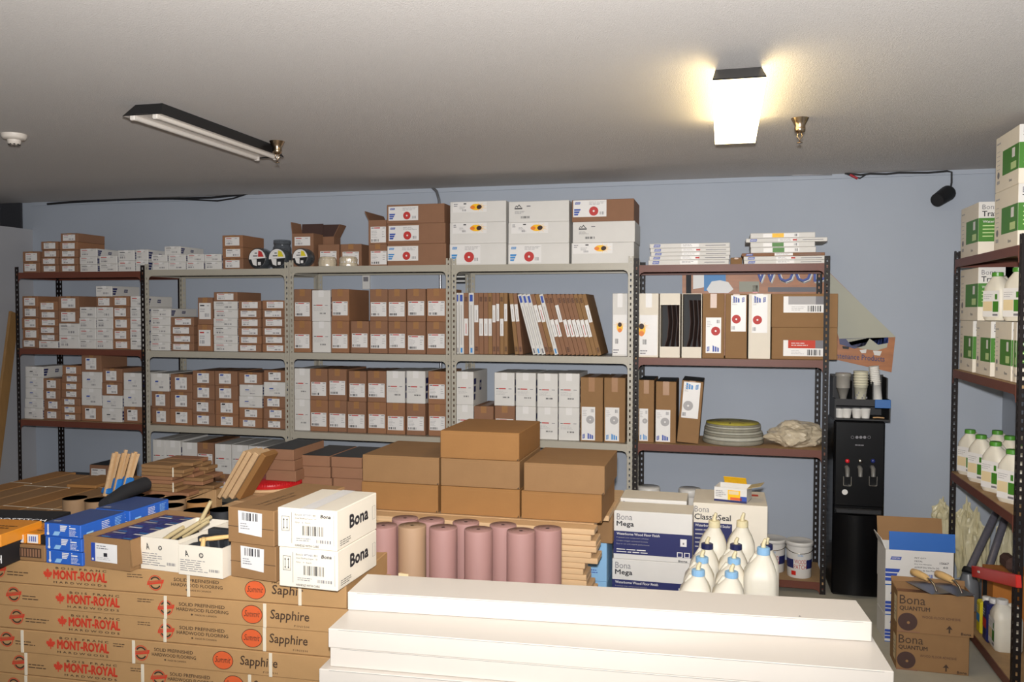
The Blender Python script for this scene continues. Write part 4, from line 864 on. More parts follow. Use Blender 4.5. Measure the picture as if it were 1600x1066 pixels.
for i, (px, py, x_, yy) in enumerate(((1557, 427, 1.38, 0), (1566, 438, 1.58, 4.84), (1590, 420, 1.40, 0))):
    jug((x_+.02, yy or PX(px, py, x_).y, zlow+.004), ['white jug beside the carton on second shelf, farthest of three', 'white jug at wall side of second right shelf', 'white jug nearest on second right shelf'][i], rz=.5, w=.115, d=.13, h=(.25, .23, .262)[i], cap=('cap_green', 'cap_dark_green', 'cap_green')[i], lab='left', group='jugs on the green cartons', side=-1)
# bottom shelf of right rack
def can(px, py, w, d, h, m, m2, label, cap='bucket_white', X=None):
    P_ = PX(px, py, X or XR0+.07); o = thing('metal_can', label, 'can', (P_.x, P_.y, RS[3]+.001))
    b = MB(); b.cbox(-w/2, -d/2, 0, w/2, d/2, h, m, .008); fr = (V3(-w/2, d/2, 0), V3(0, -1, 0), V3(0, 0, 1), V3(-1, 0, 0))
    b.rect(fr, d*.1, h*.35, d*.9, h*.6, m2); lines(b, fr, d*.15, h*.65, d*.6, h*.2, 3, 'label_white', 4); b.build('can_body', parent=o)
    b = MB(); b.lathe([(.022, h), (.022, h+.02), (.018, h+.024), (0, h+.024)], cap, n=16); b.build('cap', parent=o)
can(1541, 985, .08, .07, .17, 'yellow_can', 'ink_cyan', 'yellow can with white cap on lowest right shelf')
can(1552, 1000, .085, .075, .2, 'ink_navy', 'red_metal', 'dark blue can beside the yellow can on lowest right shelf')
P_ = PX(1568, 1010, XR0+.09); jug((XR0+.10, P_.y, RS[3]+.001), 'white and blue jug nearest on lowest right shelf', w=.13, d=.12, h=.25, cap='bucket_white', lab='left', side=-1)
P_ = PX(1578, 960, XR0+.05); zo = RS[3]+.001
o = carton('orange_carton', 'orange printed carton with red sloping bar above it, right rack', 'box', (1.42, 5.0, zo), 0, .22, .2, .28, 'orange_card', lab=[lambda l, w, d, h: (l.rect(frame('left', w, d, h), d*.05, h*.05, d*.97, h*.9, 'orange_card', .0004), l.rect(frame('left', w, d, h), d*.1, h*.4, d*.5, h*.8, 'black_matte'), l.rect(frame('left', w, d, h), d*.55, h*.1, d*.95, h*.35, 'label_white'))])
A_ = PX(1522, 893, XR0-.03); B_ = PX(1592, 909, XR0-.01); b = MB(); d_ = (B_-A_); T = Matrix.Translation(A_) @ d_.to_track_quat('X', 'Z').to_matrix().to_4x4(); b.cbox(0, -.012, -.028, d_.length, .012, .028, 'red_metal', .003, T); b.box(.1, -.014, .0, .13, -.0125, .01, 'bucket_white', T)
b.build('red_bar', label='bright red metal bar lying across front of right rack', cat='bar')
A_ = PX(1555, 880, XR0+.08); b = MB(); b.cbox(0, 0, 0, .06, .14, .07, 'kraft_dark', .02); b.build('sanding_block', loc=(XR0+.1, A_.y-.12, PX(1570, 892, XR0+.1).z), label='dark brown block behind the red bar', cat='block')
# vacuum tubes and heads
for i, (a_, c_, hd) in enumerate((((1558, 798), (1514, 892), (1514, 925)), ((1572, 806), (1543, 893), (1547, 935)))):
    o = thing('vacuum_wand', ['grey metal vacuum wand leaning, left one', 'grey metal vacuum wand leaning, right one'][i], 'vacuum part', tuple(PD(*c_, (4.8, 4.8)[i])), 0, 'vacuum wands by the right rack'); L0 = o.location.copy()
    A_, C_, H_ = PD(*a_, (4.95, 4.9)[i])-L0, V3(0, 0, 0), PD(*hd, (4.8, 4.8)[i])-L0
    b = MB(); b.tube([A_, A_*.6, A_*.3, C_], .021, 'hose_grey', 12)
    b.build('tube', parent=o)
    b = MB(); b.tube([A_*.02, -A_*.04], .034, 'black_matte', 12); b.build('collar', parent=o)
    b = MB(); b.tube([C_-A_*.03, H_*.5, H_, V3(H_.x+.005, H_.y, -L0.z+RS[3]+.006)], [.03, .05, .056, .045], 'vac_grey', 12); b.build('head', parent=o)
# cloudy plastic bags
for i, (px, py, D_, sx, sz, lb) in enumerate(((1467, 806, 5.55, .06, .1, 'small cloudy plastic bag behind the blue flapped carton'), (1504, 820, 5.52, .065, .13, 'cloudy plastic bag against wall right of dark post'), (1526, 850, 5.15, .06, .15, 'large yellowish plastic bag of parts behind the wands'),
        (1584, 858, 4.95, .055, .17, 'yellowish plastic bag behind the second wand'))):
    P_ = PD(px, py, D_); P_ = V3(min(P_.x, XR-.13), min(P_.y, YB-.1), P_.z)
    bm = bmesh.new(); bmesh.ops.create_icosphere(bm, subdivisions=4, radius=1)
    for v in bm.verts:
        n_ = noise.noise(v.co*2.5+V3(i*3, 1, 2))*.4+noise.noise(v.co*V3(7, 7, 3)+V3(i, 0, 0))*.14; q = v.co.copy(); q *= (1+n_)
        tp = .5 if q.z > .6 else 1
        v.co = V3(q.x*sx*tp, q.y*sx*.8*tp, q.z*sz*1.25 if q.z > 0 else max(q.z, -.9)/.9*(P_.z-.004))
    me = bpy.data.meshes.new('plastic_bag'); bm.to_mesh(me); me.materials.append(MATS['cloudy_bag']); o = bpy.data.objects.new('plastic_bag', me); COL.objects.link(o); o.location = P_
    o['label'] = lb; o['category'] = 'bag'; o['group'] = 'cloudy plastic bags in the right corner'
# ---------------- stacks on the floor ----------------
def bench(x0, y0, x1, y1, z, label, rz=0, org=None):
    """a low slatted wooden stand that carries a stack"""
    w, d = x1-x0, y1-y0; o = thing('pallet_stand', label, 'pallet', (org or ((x0+x1)/2, (y0+y1)/2, 0)), rz)
    ox_, oy_ = (0, 0) if org is None else (w/2, d/2)
    b = MB(); n = max(3, int(w/.14))
    for i in range(n): xx_ = -w/2+i*(w/n); b.cbox(xx_+ox_, -d/2+oy_, z-.02, xx_+w/n*.85+ox_, d/2+oy_, z-.0008, 'stick_wood', .002)
    b.build('deck', parent=o)
    for y in (-d/2, d/2-.06):
        b = MB(); b.cbox(-w/2+ox_, y+oy_, z-.1 if z > .1 else 0, w/2+ox_, y+.06+oy_, z-.02, 'stick_wood', .002); b.build('rail', parent=o)
        if z > .1:
            for x in (-w/2, w/2-.06): b = MB(); b.cbox(x+ox_, y+oy_, 0, x+.06+ox_, y+.06+oy_, z-.1, 'stick_wood', .002); b.build('leg', parent=o)
    return o
def fbox_dims(pl, pr, Z, ytop):
    a, c = PZ(*pl, Z), PZ(*pr, Z); v = c-a; D = (a-CAMP).dot(fw); h = PD(pl[0], ytop, D).z-Z
    return a, v.length, math.atan2(v.y, v.x), h
def fbox(name, label, pl, pr, Z, ytop, d, m, **k):
    a, w, rz, h = fbox_dims(pl, pr, Z, ytop)
    o = carton(name, label, 'box', a+V3(0, 0, .0006), rz, w, d, h-.001, m, **k); return o, Z+h, h
# brown flooring cartons, left
ZM = .825; A_ = PZ(0, 874, ZM); B_ = PZ(545, 913.5, ZM); dm = (B_-A_); LM = dm.length; dm.normalize(); rzm = math.atan2(dm.y, dm.x); nm = dm.cross(V3(0, 0, 1))
def onM(x, y):
    d = ray(x, y); t = (A_-CAMP).dot(nm)/d.dot(nm); p = CAMP+d*t; return (p-A_).dot(dm), p.z
TM = .085; X0M = -.45
# rows: leaf, word0, word1, seal2, solid0, solid1, oval, sap0, sap1, left seal, straps, end
RM = [(75, 84, 167, 243, 268, 348, 399, 425, 474, -2, (295, 469), 541), (95.5, 107, 188, 260.5, 277, 358, 395, 423.5, 484, 23, (260, 415), 549), (98, 108.5, 188, 260, 277, 357, 394, 421.5, 481, 27, (258.5, 414), 546),
      (81.5, 92, 172, 222.5, 239.5, 308, 350, 377, 435, 13, (37.5, 211, 424.5), 545), (92, 102, 184, 249, 263, 334, 366, 397, 450, 32, (42, 224, 391), 546), (91, 102, 186, 250, 268, 338, 372, 402, 455, 24, (43, 262, 400), 546)]
bench(0, 0, LM-X0M-.05, .38, ZM-6*TM, 'wooden pallet under the brown flooring cartons', rzm, tuple(A_+dm*X0M+V3(0, 0, -ZM)))
for i, R_ in enumerate(RM):
    zt = ZM-i*TM; z0 = zt-TM; ym = 893+37*i
    U_ = lambda px: onM(px, ym+(px-0)*.09)[0]-X0M
    ue = U_(R_[11]); org = A_+dm*X0M; off = (.0, .004, .001, .006, .002, .005)[i]
    w = ue; d = .4
    def pr(b, w, d, h, R_=R_, U_=U_, i=i):
        fr = fF(w, d, h)
        # maple leaf
        def leaf(u, v, s, m):
            pts = [(0, -.5), (.05, -.5), (.05, -.28), (.32, -.3), (.27, -.2), (.5, .02), (.42, .06), (.47, .22), (.3, .18), (.27, .28), (.12, .12), (.18, .42), (.09, .36), (0, .55)]
            pts = pts+[(-a, c) for a, c in pts[::-1][1:]]; b.poly(fr, [(u+a*s, v+c*s) for a, c in pts], m, .0012)
        def seal(u, v, s):
            b.ring(fr, u, v, s*.82, s*.62, 'print_dark', .0011, a0=.5, a1=2.6); b.ring(fr, u, v, s*.82, s*.62, 'print_dark', .0011, a0=3.6, a1=5.8); b.ring(fr, u, v, s, s*.88, 'print_red', .0012)
            b.poly(fr, [(u-s*1.2, v-s*.35), (u+s*1.15, v+s*.0), (u+s*1.25, v+s*.5), (u-s*1.1, v+s*.15)], 'print_red', .0015); b.text('GARANTIE', fr, u-s*.95, v-s*.12, 'kraft', h=s*.28, w=s*1.9, off=.002, slope=.17)
        lu = U_(R_[0]); leaf(lu, h*.52, h*.48, 'print_red')
        w0, w1 = U_(R_[1]), U_(R_[2])
        b.text('MONT-ROYAL', fr, w0, h*.33, 'print_red', h=h*.38, w=w1-w0, bold=.07, shear=.0)
        b.text('BOIS FRANC', fr, w0+.01, h*.76, 'print_dark', h=h*.09, w=(w1-w0)*.95, space=1.6, bold=.04); b.text('HARDWOODS', fr, w0, h*.14, 'print_dark', h=h*.09, w=(w1-w0)*.99, space=1.6, bold=.04)
        seal(U_(R_[3]), h*.48, h*.33); seal(U_(R_[9]), h*.52, h*.33)
        for q in (U_(R_[9])+h*.45,): lines(b, fr, q, h*.3, h*1.2, h*.25, 2, 'print_dark', i, .3)
        lines(b, fr, U_(R_[3])-h*1.35, h*.62, h*.85, h*.2, 2, 'print_dark', i+5, .3)
        s0, s1 = U_(R_[4]), U_(R_[5])
        b.text('SOLID PREFINISHED', fr, s0+(s1-s0)*.05, h*.62, 'print_dark', h=h*.14, w=(s1-s0)*.88, bold=.02); b.text('HARDWOOD FLOORING', fr, s0, h*.41, 'print_dark', h=h*.14, w=(s1-s0), bold=.02)
        leaf(s0+(s1-s0)*.3, h*.28, h*.1, 'print_dark'); b.text('MADE IN CANADA', fr, s0+(s1-s0)*.36, h*.24, 'print_dark', h=h*.07, w=(s1-s0)*.42, bold=.01)
        ou = U_(R_[6]); b.disc(fr, ou, h*.5, h*.47, 'print_dark', .001, n=32, ry=h*.39); b.disc(fr, ou, h*.5, h*.445, 'ink_orange', .0014, n=32, ry=h*.365)
        b.text('Summit', fr, ou-h*.36, h*.4, 'print_dark', h=h*.26, w=h*.72, off=.002, shear=.4)
        p0, p1 = U_(R_[7]), U_(R_[8]); b.text('Saphir' if i == 0 else 'Sapphire', fr, p0, h*.27, 'print_dark', h=h*.5, w=p1-p0, bold=.012, shear=.1)
        if i == 0: b.text('FINITION', fr, p0, h*.8, 'print_dark', h=h*.08, w=(p1-p0)*.7, space=1.3)
        else: b.text('FINISH', fr, p0+(p1-p0)*.62, h*.12, 'print_dark', h=h*.08, w=(p1-p0)*.38, space=1.3)
    o = carton('flooring_carton', f"long brown flooring carton, {['top', 'second from top', 'third from top', 'fourth from top', 'fifth from top', 'sixth from top'][i]} row of left stack", 'box',
               org+nm*off+V3(0, 0, z0-org.z+.0004), rzm, w, d, TM-.001, 'kraft_print', 'long printed flooring cartons stacked at the left', top=None, prints=[pr])
    for sx in R_[10]:
        u = U_(sx); b = MB(); b.cbox(u-.006, -.0035, .0002, u+.006, -.0002, TM-.0014, 'strap_white', .001); b.build('strap', parent=o)
# long white cartons, right
def pz(x, y, Z): return PZ(x, y, Z)
P0, P1 = PZ(543, 925, .825), PZ(1362.6, 972, .825); TW = .0605
Q0, Q1 = PZ(512.7, 982, .7645), PZ(1397, 1049.6, .7645); zW = .825
lay_ = [(P0, P1, .195, 'topmost, set back'), (Q0, Q1, .37, 'second from top, widest edge')]
v_ = (Q1-Q0)
lay_.append((Q0+V3(.004, .004, 0), Q1+V3(.0, .0, 0), .36, 'third from top')); lay_.append((Q0+V3(-.022, -.02, 0), Q1+V3(.01, -.015, 0), .38, 'fourth from top')); lay_.append((Q0+V3(0, -.01, 0), Q1, .37, 'fifth from top'))
for i, (a, c, d, t) in enumerate(lay_):
    v = c-a; v.z = 0; zt = zW-i*TW
    b = MB(); w = v.length; b.cbox(0, 0, 0, w, d, TW-.0008, 'gloss_white', .002)
    ff = fF(w, d, TW); ft = frame('top', w, d, TW-.0008)
    b.rect(ff, w*.02, TW*.93, w*.985, TW*.95, 'seam_grey', .0006)
    if i == 0: b.poly(ft, [(w*.872, .006), (w*.878, .012), (w*.874, .02)], 'seam_grey')
    b.build('white_long_carton', loc=(a.x, a.y, zt-TW+.0003), rz=math.atan2(v.y, v.x), label=f"long glossy white carton, {t} of right foreground stack".replace(',', ','), cat='box', group='long white cartons in the foreground')
v = (Q1-Q0).normalized(); bench(0, 0, (Q1-Q0).length-.1, .3, zW-5*TW, 'wooden pallet under the long white cartons', math.atan2(v.y, v.x), (Q0.x+.05*v.x, Q0.y+.05*v.y+.03, 0))
# ---- things standing on the brown flooring cartons ----
ZS = ZM+.0004
def p_kraftlabel(l, w, d, h): 
    fr = fF(w, d, h); l.poly(fr, [(w*.24, h*.3), (w*.74, h*.24), (w*.75, h*.9), (w*.23, h*.93)], 'label_white', .001); barcode(l, fr, w*.32, h*.66, w*.36, h*.22, 'ink', 9, 2); lines(l, fr, w*.28, h*.4, w*.2, h*.2, 3, 'ink_grey', 3, .35)
def p_fold(b, w, d, h):
    b.rect(fF(w, d, h), 0, h*.46, w, h*.475, 'seam', .0006)
    ft = frame('top', w, d, h)
    b.text('THIS SIDE UP', ft, w*.45, d*.12, 'print_dark', h=.012, w=d*.5, rot=1); b.text('HANDLE WITH CARE', ft, w*.6, d*.14, 'print_dark', h=.012, w=d*.4, rot=1)
o, z1, _ = fbox('carton', 'brown carton with barcode label, lower one beside the white pad cartons', (360.6, 901), (431, 911), ZS, 846, .42, 'kraft', group='brown barcode cartons', top=None, lab=[p_kraftlabel], prints=[lambda b, w, d, h: b.rect(fF(w, d, h), 0, h*.46, w, h*.475, 'seam', .0006)])
a, w, rz, h = fbox_dims((360.6, 901), (431, 911), ZS, 846)
carton('carton', 'brown carton with barcode label, upper one with printed top', 'box', a+V3(-.008, -.002, h), rz, w+.004, .44, h, 'kraft', 'brown barcode cartons', top=None, lab=[p_kraftlabel], prints=[p_fold])
def p_pad(b, w, d, h):
    fr = fF(w, d, h); rr = frame('right', w, d, h)
    b.rect(fr, w*.24, h*.12, w*.246, h*.9, 'ink'); b.rect(fr, w*.95, h*.12, w*.956, h*.9, 'ink_grey')
    for q in (.07, .2): b.rect(fr, w*q, h*.42, w*(q+.006), h*.78, 'ink')
    b.rect(fr, w*.07, h*.78, w*.206, h*.79, 'ink'); b.rect(fr, w*.07, h*.42, w*.206, h*.43, 'ink'); b.rect(fr, w*.07, h*.46, w*.206, h*.465, 'ink')
    for q in (.105, .16):
        b.rect(fr, w*q, h*.5, w*(q+.008), h*.7, 'ink'); b.poly(fr, [(w*(q-.012), h*.69), (w*(q+.02), h*.69), (w*(q+.004), h*.74)], 'ink'); b.poly(fr, [(w*(q-.012), h*.51), (w*(q+.004), h*.47), (w*(q+.02), h*.51)], 'ink')
    b.text('Bona # SBTSAB51801', fr, w*.3, h*.82, 'ink', h=h*.055, w=w*.36); b.text('Steel Buffing Super. 10', fr, w*.3, h*.73, 'ink', h=h*.05, w=w*.36)
    b.text('Qty.  6  Each', fr, w*.3, h*.63, 'ink', h=h*.045, w=w*.26); b.text('Bona', fr, w*.73, h*.8, 'ink', h=h*.085, w=w*.17, bold=.05, shear=.15)
    barcode(b, fr, w*.43, h*.34, w*.35, h*.24, 'ink', 14, 5); lines(b, fr, w*.32, h*.18, w*.25, h*.1, 2, 'ink_grey', 2, .35); barcode(b, fr, w*.66, h*.17, w*.26, h*.08, 'ink_grey', 10, 2)
    b.text('HANDLE WITH CARE', fr, w*.3, h*.05, 'ink', h=h*.055, w=w*.4, bold=.02)
    b.text('Bona', rr, d*.3, h*.42, 'ink', h=h*.32, w=d*.46, bold=.06)
    for q in (.88, .95): b.rect(rr, d*q, h*.32, d*(q+.005), h*.68, 'ink')
    b.rect(rr, d*.88, h*.32, d*.955, h*.325, 'ink'); b.rect(rr, d*.88, h*.675, d*.955, h*.68, 'ink'); lines(b, rr, d*.07, h*.08, d*.35, h*.16, 3, 'ink', 7, .3)
pl, pr_ = (436.2, 915.5), (527.7, 924.8); a, w, rz, h = fbox_dims(pl, pr_, ZS, 853.5)
carton('white_pad_carton', 'white carton with black word on its side, lower of two', 'box', a, rz, w, .30, h-.001, 'cream_card', 'white cartons of buffing pads', top='tape', prints=[p_pad])
carton('white_pad_carton', 'white carton with black word on its side, upper of two', 'box', a+V3(-.003, -.002, h), rz, w+.002, .305, h, 'cream_card', 'white cartons of buffing pads', top='tape', prints=[p_pad])
# red strip under the white cartons
b = MB(); b.cbox(0, 0, 0, .02, .24, .006, 'red_metal', .001); 
# blue boxes
def p_blue(b, w, d, h):
    fr = fF(w, d, h); b.rect(fr, w*.1, h*.15, w*.135, h*.92, 'label_white'); b.disc(fr, w*.118, h*.22, w*.035, 'label_white', .0012)
    b.poly(fr, [(w*.24, h*.12), (w*.4, h*.12), (w*.46, h*.42), (w*.3, h*.42)], 'cap_blue'); 
    for i in range(4): b.rect(fr, w*.45, h*(.82-.12*i), w*(.64-.02*i), h*(.9-.12*i), 'label_white')
    b.rect(fr, w*.7, h*.85, w*.73, h*.92, 'label_white'); b.rect(fr, w*.7, h*.68, w*.87, h*.77, 'label_white')
    lines(b, fr, w*.7, h*.12, w*.26, h*.5, 5, 'label_white', 4, .35)
    rr = frame('right', w, d, h); lines(b, rr, d*.45, h*.2, d*.2, h*.65, 5, 'label_white', 5, .4); lines(b, rr, d*.75, h*.15, d*.18, h*.7, 6, 'cap_blue', 6, .4); b.poly(rr, [(d*.1, h*.1), (d*.25, h*.1), (d*.28, h*.35), (d*.13, h*.35)], 'cap_blue')
    ft = frame('top', w, d, h); norton(b, ft, w*.08, d*.05, w*.25, d*.16, 'ink_light')
pl, pr_ = (71, 879.5), (128, 885.5); a, w, rz, h3 = fbox_dims(pl, pr_, ZS, 816); h = h3/3
u_ = V3(math.cos(rz), math.sin(rz), 0); n_ = V3(-math.sin(rz), math.cos(rz), 0)
for st, (dx, dy) in enumerate(((0, 0), (.012, .235))):
    for i in range(3):
        carton('sandpaper_box', f"blue box of sandpaper, {['bottom', 'middle', 'top'][i]} of {['front', 'rear'][st]} pile on the flooring cartons", 'box', a+u_*(dx+(.003, 0, -.004)[i])+n_*dy+V3(0, 0, h*i), rz, w, .225, h-.0008, 'box_blue', 'blue boxes piled on the flooring cartons', top=None, lid='box_blue_top', prints=[p_blue])
# tray boxes
def tray(name, label, pl, pr, ytop, d, m, lab=None, prints=None, hb=None, t=.004):
    a, w, rz, h = fbox_dims(pl, pr, ZS, ytop); hb = hb or h
    o = thing(name, label, 'box', tuple(a), rz)
    b = MB(); b.box(0, 0, 0, w, d, t, m); b.box(0, 0, t, w, t, h, m); b.box(0, d-t, t, w, d, hb, m); b.box(0, t, t, t, d-t, h, m); b.box(w-t, t, t, w, d-t, h, m)
    if prints: prints(b, w, d, h)
    b.build('body', parent=o)
    if lab: l = MB(); lab(l, w, d, h); l.build('label', parent=o)
    return o, a, w, rz, h
def tl1(l, w, d, h):
    fr = fF(w, d, h); l.rect(fr, w*.17, h*.2, w*.73, h*.8, 'label_white'); l.rect(fr, w*.17, h*.2, w*.26, h*.8, 'ink_blue', .0012); l.disc(fr, w*.21, h*.27, w*.02, 'label_white', .0018)
    lines(l, fr, w*.29, h*.6, w*.3, h*.15, 2, 'ink_grey', 3, .4); l.rect(fr, w*.44, h*.38, w*.52, h*.5, 'ink', .0013); lines(l, fr, w*.29, h*.26, w*.4, h*.1, 2, 'ink_light', 4, .3)
o, a, w, rz, h = tray('open_carton', 'brown open carton packed with dark blue sleeves', (131, 884), (203.5, 893.5), 836, .42, 'kraft', tl1)
u_ = V3(math.cos(rz), math.sin(rz), 0); n_ = V3(-math.sin(rz), math.cos(rz), 0)
b = MB(); b.box(0, 0, 0, .004, .26, h*.85, 'kraft', Matrix.Translation((w+.002, .0, h)) @ Matrix.Rotation(math.radians(174), 4, 'Y')); b.build('flap', parent=o)
nn = 5
for i in range(nn):
    dd = (.42-.02)/nn
    for j in range(2):
        b = MB(); ww = (w-.012)/2; b.cbox(0, 0, 0, ww-.002, dd-.002, h*.82, 'pack_navy', .002); ft = frame('top', ww, dd, h*.82)
        b.rect(ft, ww*.15, dd*.3, ww*.75, dd*.45, 'ink_light' if (i+j) % 2 else 'label_white'); b.rect(ft, ww*.2, dd*.6, ww*.6, dd*.7, 'ink_cyan')
        p = a+u_*(.005+j*ww)+n_*(.007+i*dd)+V3(0, 0, .0045)
        b.build('blue_sleeve', loc=tuple(p), rz=rz, label='dark blue printed sleeve packed in the open brown carton', cat='pack', group='dark blue sleeves packed in the open brown carton')
def wprint(b, w, d, h):
    fr = fF(w, d, h); b.text('A', fr, w*.16, h*.62, 'ink', h=h*.2, w=w*.08, bold=.02, shear=-.3); b.ring(fr, w*.52, h*.7, w*.05, w*.035, 'ink'); b.text('G', fr, w*.495, h*.65, 'ink', h=h*.1)
    lines(b, fr, w*.04, h*.12, w*.7, h*.42, 6, 'ink_grey', int(w*999), .3); barcode(b, fr, w*.7, h*.18, w*.24, h*.09, 'ink_grey', 12, 3)
    rr = frame('right', w, d, h); lines(b, rr, d*.3, h*.2, d*.3, h*.5, 5, 'ink_grey', 8, .3)
o1, a1, w1, rz1, h1 = tray('white_open_carton', 'white printed open carton holding foam brushes with wooden handles', (220.5, 888), (279, 895), 838, .30, 'cream_card', prints=wprint)
o2, a2, w2, rz2, h2_ = tray('white_open_carton', 'white printed open carton of black foam brushes beside brown barcode cartons', (279.5, 897), (348, 905), 850, .24, 'cream_card', prints=wprint)
def brush(p, dirv, L, lab, handle='stick_cream', foam=True, r=.008):
    o = thing('foam_brush', lab, 'brush', tuple(p), 0, 'foam brushes in the white open cartons'); dirv = V3(*dirv).normalized()
    b = MB(); b.tube([dirv*.0, dirv*L*.5, dirv*L], [r*.8, r*1.1, r*.9], handle, 8); b.build('handle', parent=o)
    if foam:
        b = MB(); T = dirv.to_track_quat('Z', 'Y').to_matrix().to_4x4(); b.cbox(-.02, -.009, -.045, .02, .009, 0, 'black_matte', .003, T); b.build('foam_head', parent=o)
    return o
u1 = V3(math.cos(rz1), math.sin(rz1), 0); n1 = V3(-math.sin(rz1), math.cos(rz1), 0)
for i, (u, n, dv, L) in enumerate(((.075, .2, (.45, .1, .9), .13), (.055, .16, (.8, .05, .5), .13), (.05, .04, (.8, .05, .5), .11), (.07, .08, (.8, .05, .5), .13), (.085, .12, (.8, .05, .5), .12))):
    brush(a1+u1*u+n1*n+V3(0, 0, h1*.78), dv, L, ['pale brush handle standing tallest in the white carton', 'pale wooden brush handle crossing the front of white carton', 'short pale brush handle low at left in white carton', 'pale brush handle pointing right, front of white carton', 'pale brush handle leaning at right rear of white carton'][i])
b = MB(); b.cbox(0, 0, 0, .035, .02, .1, 'dark_foam', .003); b.build('foam_block', loc=tuple(a1+u1*.008+n1*.008+V3(0, 0, .0045)), rz=rz1, label='dark foam block standing in left end of white carton', cat='foam')
u2 = V3(math.cos(rz2), math.sin(rz2), 0); n2 = V3(-math.sin(rz2), math.cos(rz2), 0)
for i in range(5):
    b = MB(); T = Matrix.Rotation(.12*(i-2), 4, 'Y'); b.cbox(-.045, 0, 0, .045, .034, h2_*(.9+.12*(i % 3)), 'dark_foam', .004, T)
    b.build('foam_pad', loc=tuple(a2+u2*(w2*.5)+n2*(.012+i*.042)+V3(0, 0, .02)), rz=rz2, label='black foam brush pad standing in the right white carton', cat='foam', group='black foam pads in the right white carton')
brush(a2+u2*.075+n2*.02+V3(0, 0, h2_+.016), (.95, .12, .14), .115, 'wooden brush handle lying across the black foam pads', 'handle_wood', False)
brush(a2+u2*.09+n2*.012+V3(0, 0, h2_*.8), (.15, -.05, 1), .05, 'short wooden brush handle upright among the black foam pads', 'handle_wood', False)
for q, (x, y0) in enumerate(((330, 812), (346, 822))):
    P_ = PD(x, 835, 3.3); b = MB(); T = Matrix.Rotation(.5, 4, 'Y'); b.cbox(-.05, 0, -.04, .05, .02, .075, 'dark_foam', .008, T); b.build('foam_pad', loc=tuple(a2+u2*(.12+.05*q)+n2*(.235-.0)+V3(0, .01+.03*q, h2_*.9)), rz=rz2, label='large black foam pad leaning behind the right white carton', cat='foam', group='large black foam pads leaning behind')
# crate, orange packs, black box at the far left
def p_slots(b, w, d, h):
    fr = fF(w, d, h); b.rect(fr, w*.16, h*.22, w*.9, h*.82, 'print_dark'); 
    for i in range(9): b.rect(fr, w*(.19+.078*i), h*.28, w*(.24+.078*i), h*.76, 'kraft_brown', .0014)
    b.poly(fr, [(-.002, h*.15), (w*.13, h*.12), (w*.13, h*.85), (0, h*.9)], 'label_white', .0014); barcode(b, fr, w*.02, h*.3, w*.07, h*.45, 'ink', 6)
o, zc, _ = fbox('slotted_carton', 'brown carton with dark slotted window under the orange packs', (15, 874.5), (70.5, 879), ZS, 849, .30, 'kraft', top=None, prints=[p_slots])
def p_orange(b, w, d, h):
    fr = fF(w, d, h); b.rect(fr, w*.1, h*.1, w*.9, h*.92, 'label_white'); barcode(b, fr, w*.22, h*.25, w*.55, h*.5, 'ink_blue', 7, 3); ft = frame('top', w, d, h); lines(b, ft, w*.2, d*.1, w*.6, d*.3, 3, 'print_dark', 2, .3)
for i, (x0, x1, nmx) in enumerate(((18.5, 39.5, 'left'), (41, 62, 'middle'))):
    fbox('orange_pack', f"orange pack with barcode end on the slotted carton, {nmx} one", (x0, 848.5+i*1.5), (x1, 850+i*1.5), zc+.001, 833, .28, 'orange_pack', group='orange packs on the slotted carton', top=None, prints=[p_orange])
a, w, rz, h = fbox_dims((63, 851), (72, 852), zc+.001, 836)
carton('black_pack', 'small black pack between the orange packs and blue boxes', 'box', a, rz, .05, .2, h, 'black_matte', top=None)
def p_bost(b, w, d, h): b.text('BOSTITCH', fF(w, d, h), w*.1, h*.22, 'label_white', h=h*.45, w=w*.88, bold=.03)
a, w, rz, h = fbox_dims((-60, 883), (14, 887), ZS, 850)
a = PZ(14.5, 887, ZS)-V3(math.cos(rz), math.sin(rz), 0)*w; p = a-V3(0, .03, 0)
b = carton('black_carton', 'black carton with white slanted lettering at the left edge', 'box', (p.x-.022, p.y, ZS), rz, w, .22, h, 'black_matte', top=None, prints=[lambda b, w, d, h: b.text('BOSTITCH', fF(w, d, h), w*.25, h*.3, 'label_white', h=h*.38, w=w*.85, bold=.03)])
carton('orange_pack', 'wide orange pack lying on the black carton at left edge', 'box', (p.x-.062, p.y+.005, ZS+h+.001), rz, w+.048, .21, .045, 'orange_pack', top=None, prints=[lambda b, w, d, h: lines(b, frame('top', w, d, h), w*.5, d*.2, w*.4, d*.4, 3, 'print_dark', 2, .3)])
# ---- kraft bundles of flooring running away to the wall, left ----
zb_ = .80; x0k, x1k = PZ(8, 800, zb_).x-.55, PZ(192, 777, zb_).x
yk0 = PZ(60, 806, zb_).y; yk1 = PZ(150, 740, zb_).y
bench(x0k-.02, yk0+.02, x1k+.02, yk1-.02, zb_-.2, 'wooden stand under the kraft wrapped bundles')
nk = 6; wk = (x1k-x0k)/nk; nb = 0
for lyr in range(4):
    for i in range(nk):
        r_ = random.Random(lyr*10+i); b = MB(); sh = r_.uniform(-.05, .05); z = zb_-.2+lyr*.05
        b.cbox(.003, 0, 0, wk-.003, yk1-yk0, .049, 'kraft' if (i+lyr) % 3 else 'kraft_gold', .004)
        for q in (.12, .6): b.cbox(.001, q, -.0, wk-.001, q+.008, .0496, 'strap_white', .0005)
        b.build('flooring_bundle', loc=(x0k+i*wk+r_.uniform(-.002, .002), yk0+sh, z+.0003), label=f"kraft wrapped flooring bundle, {['bottom', 'second', 'third', 'top'][lyr]} layer, {NTH[i]} from the left wall side", cat='bundle', group='kraft wrapped bundles behind the blue boxes')
b = MB(); a = PZ(0, 812, zb_+.02); c = PZ(92, 816, zb_+.02)
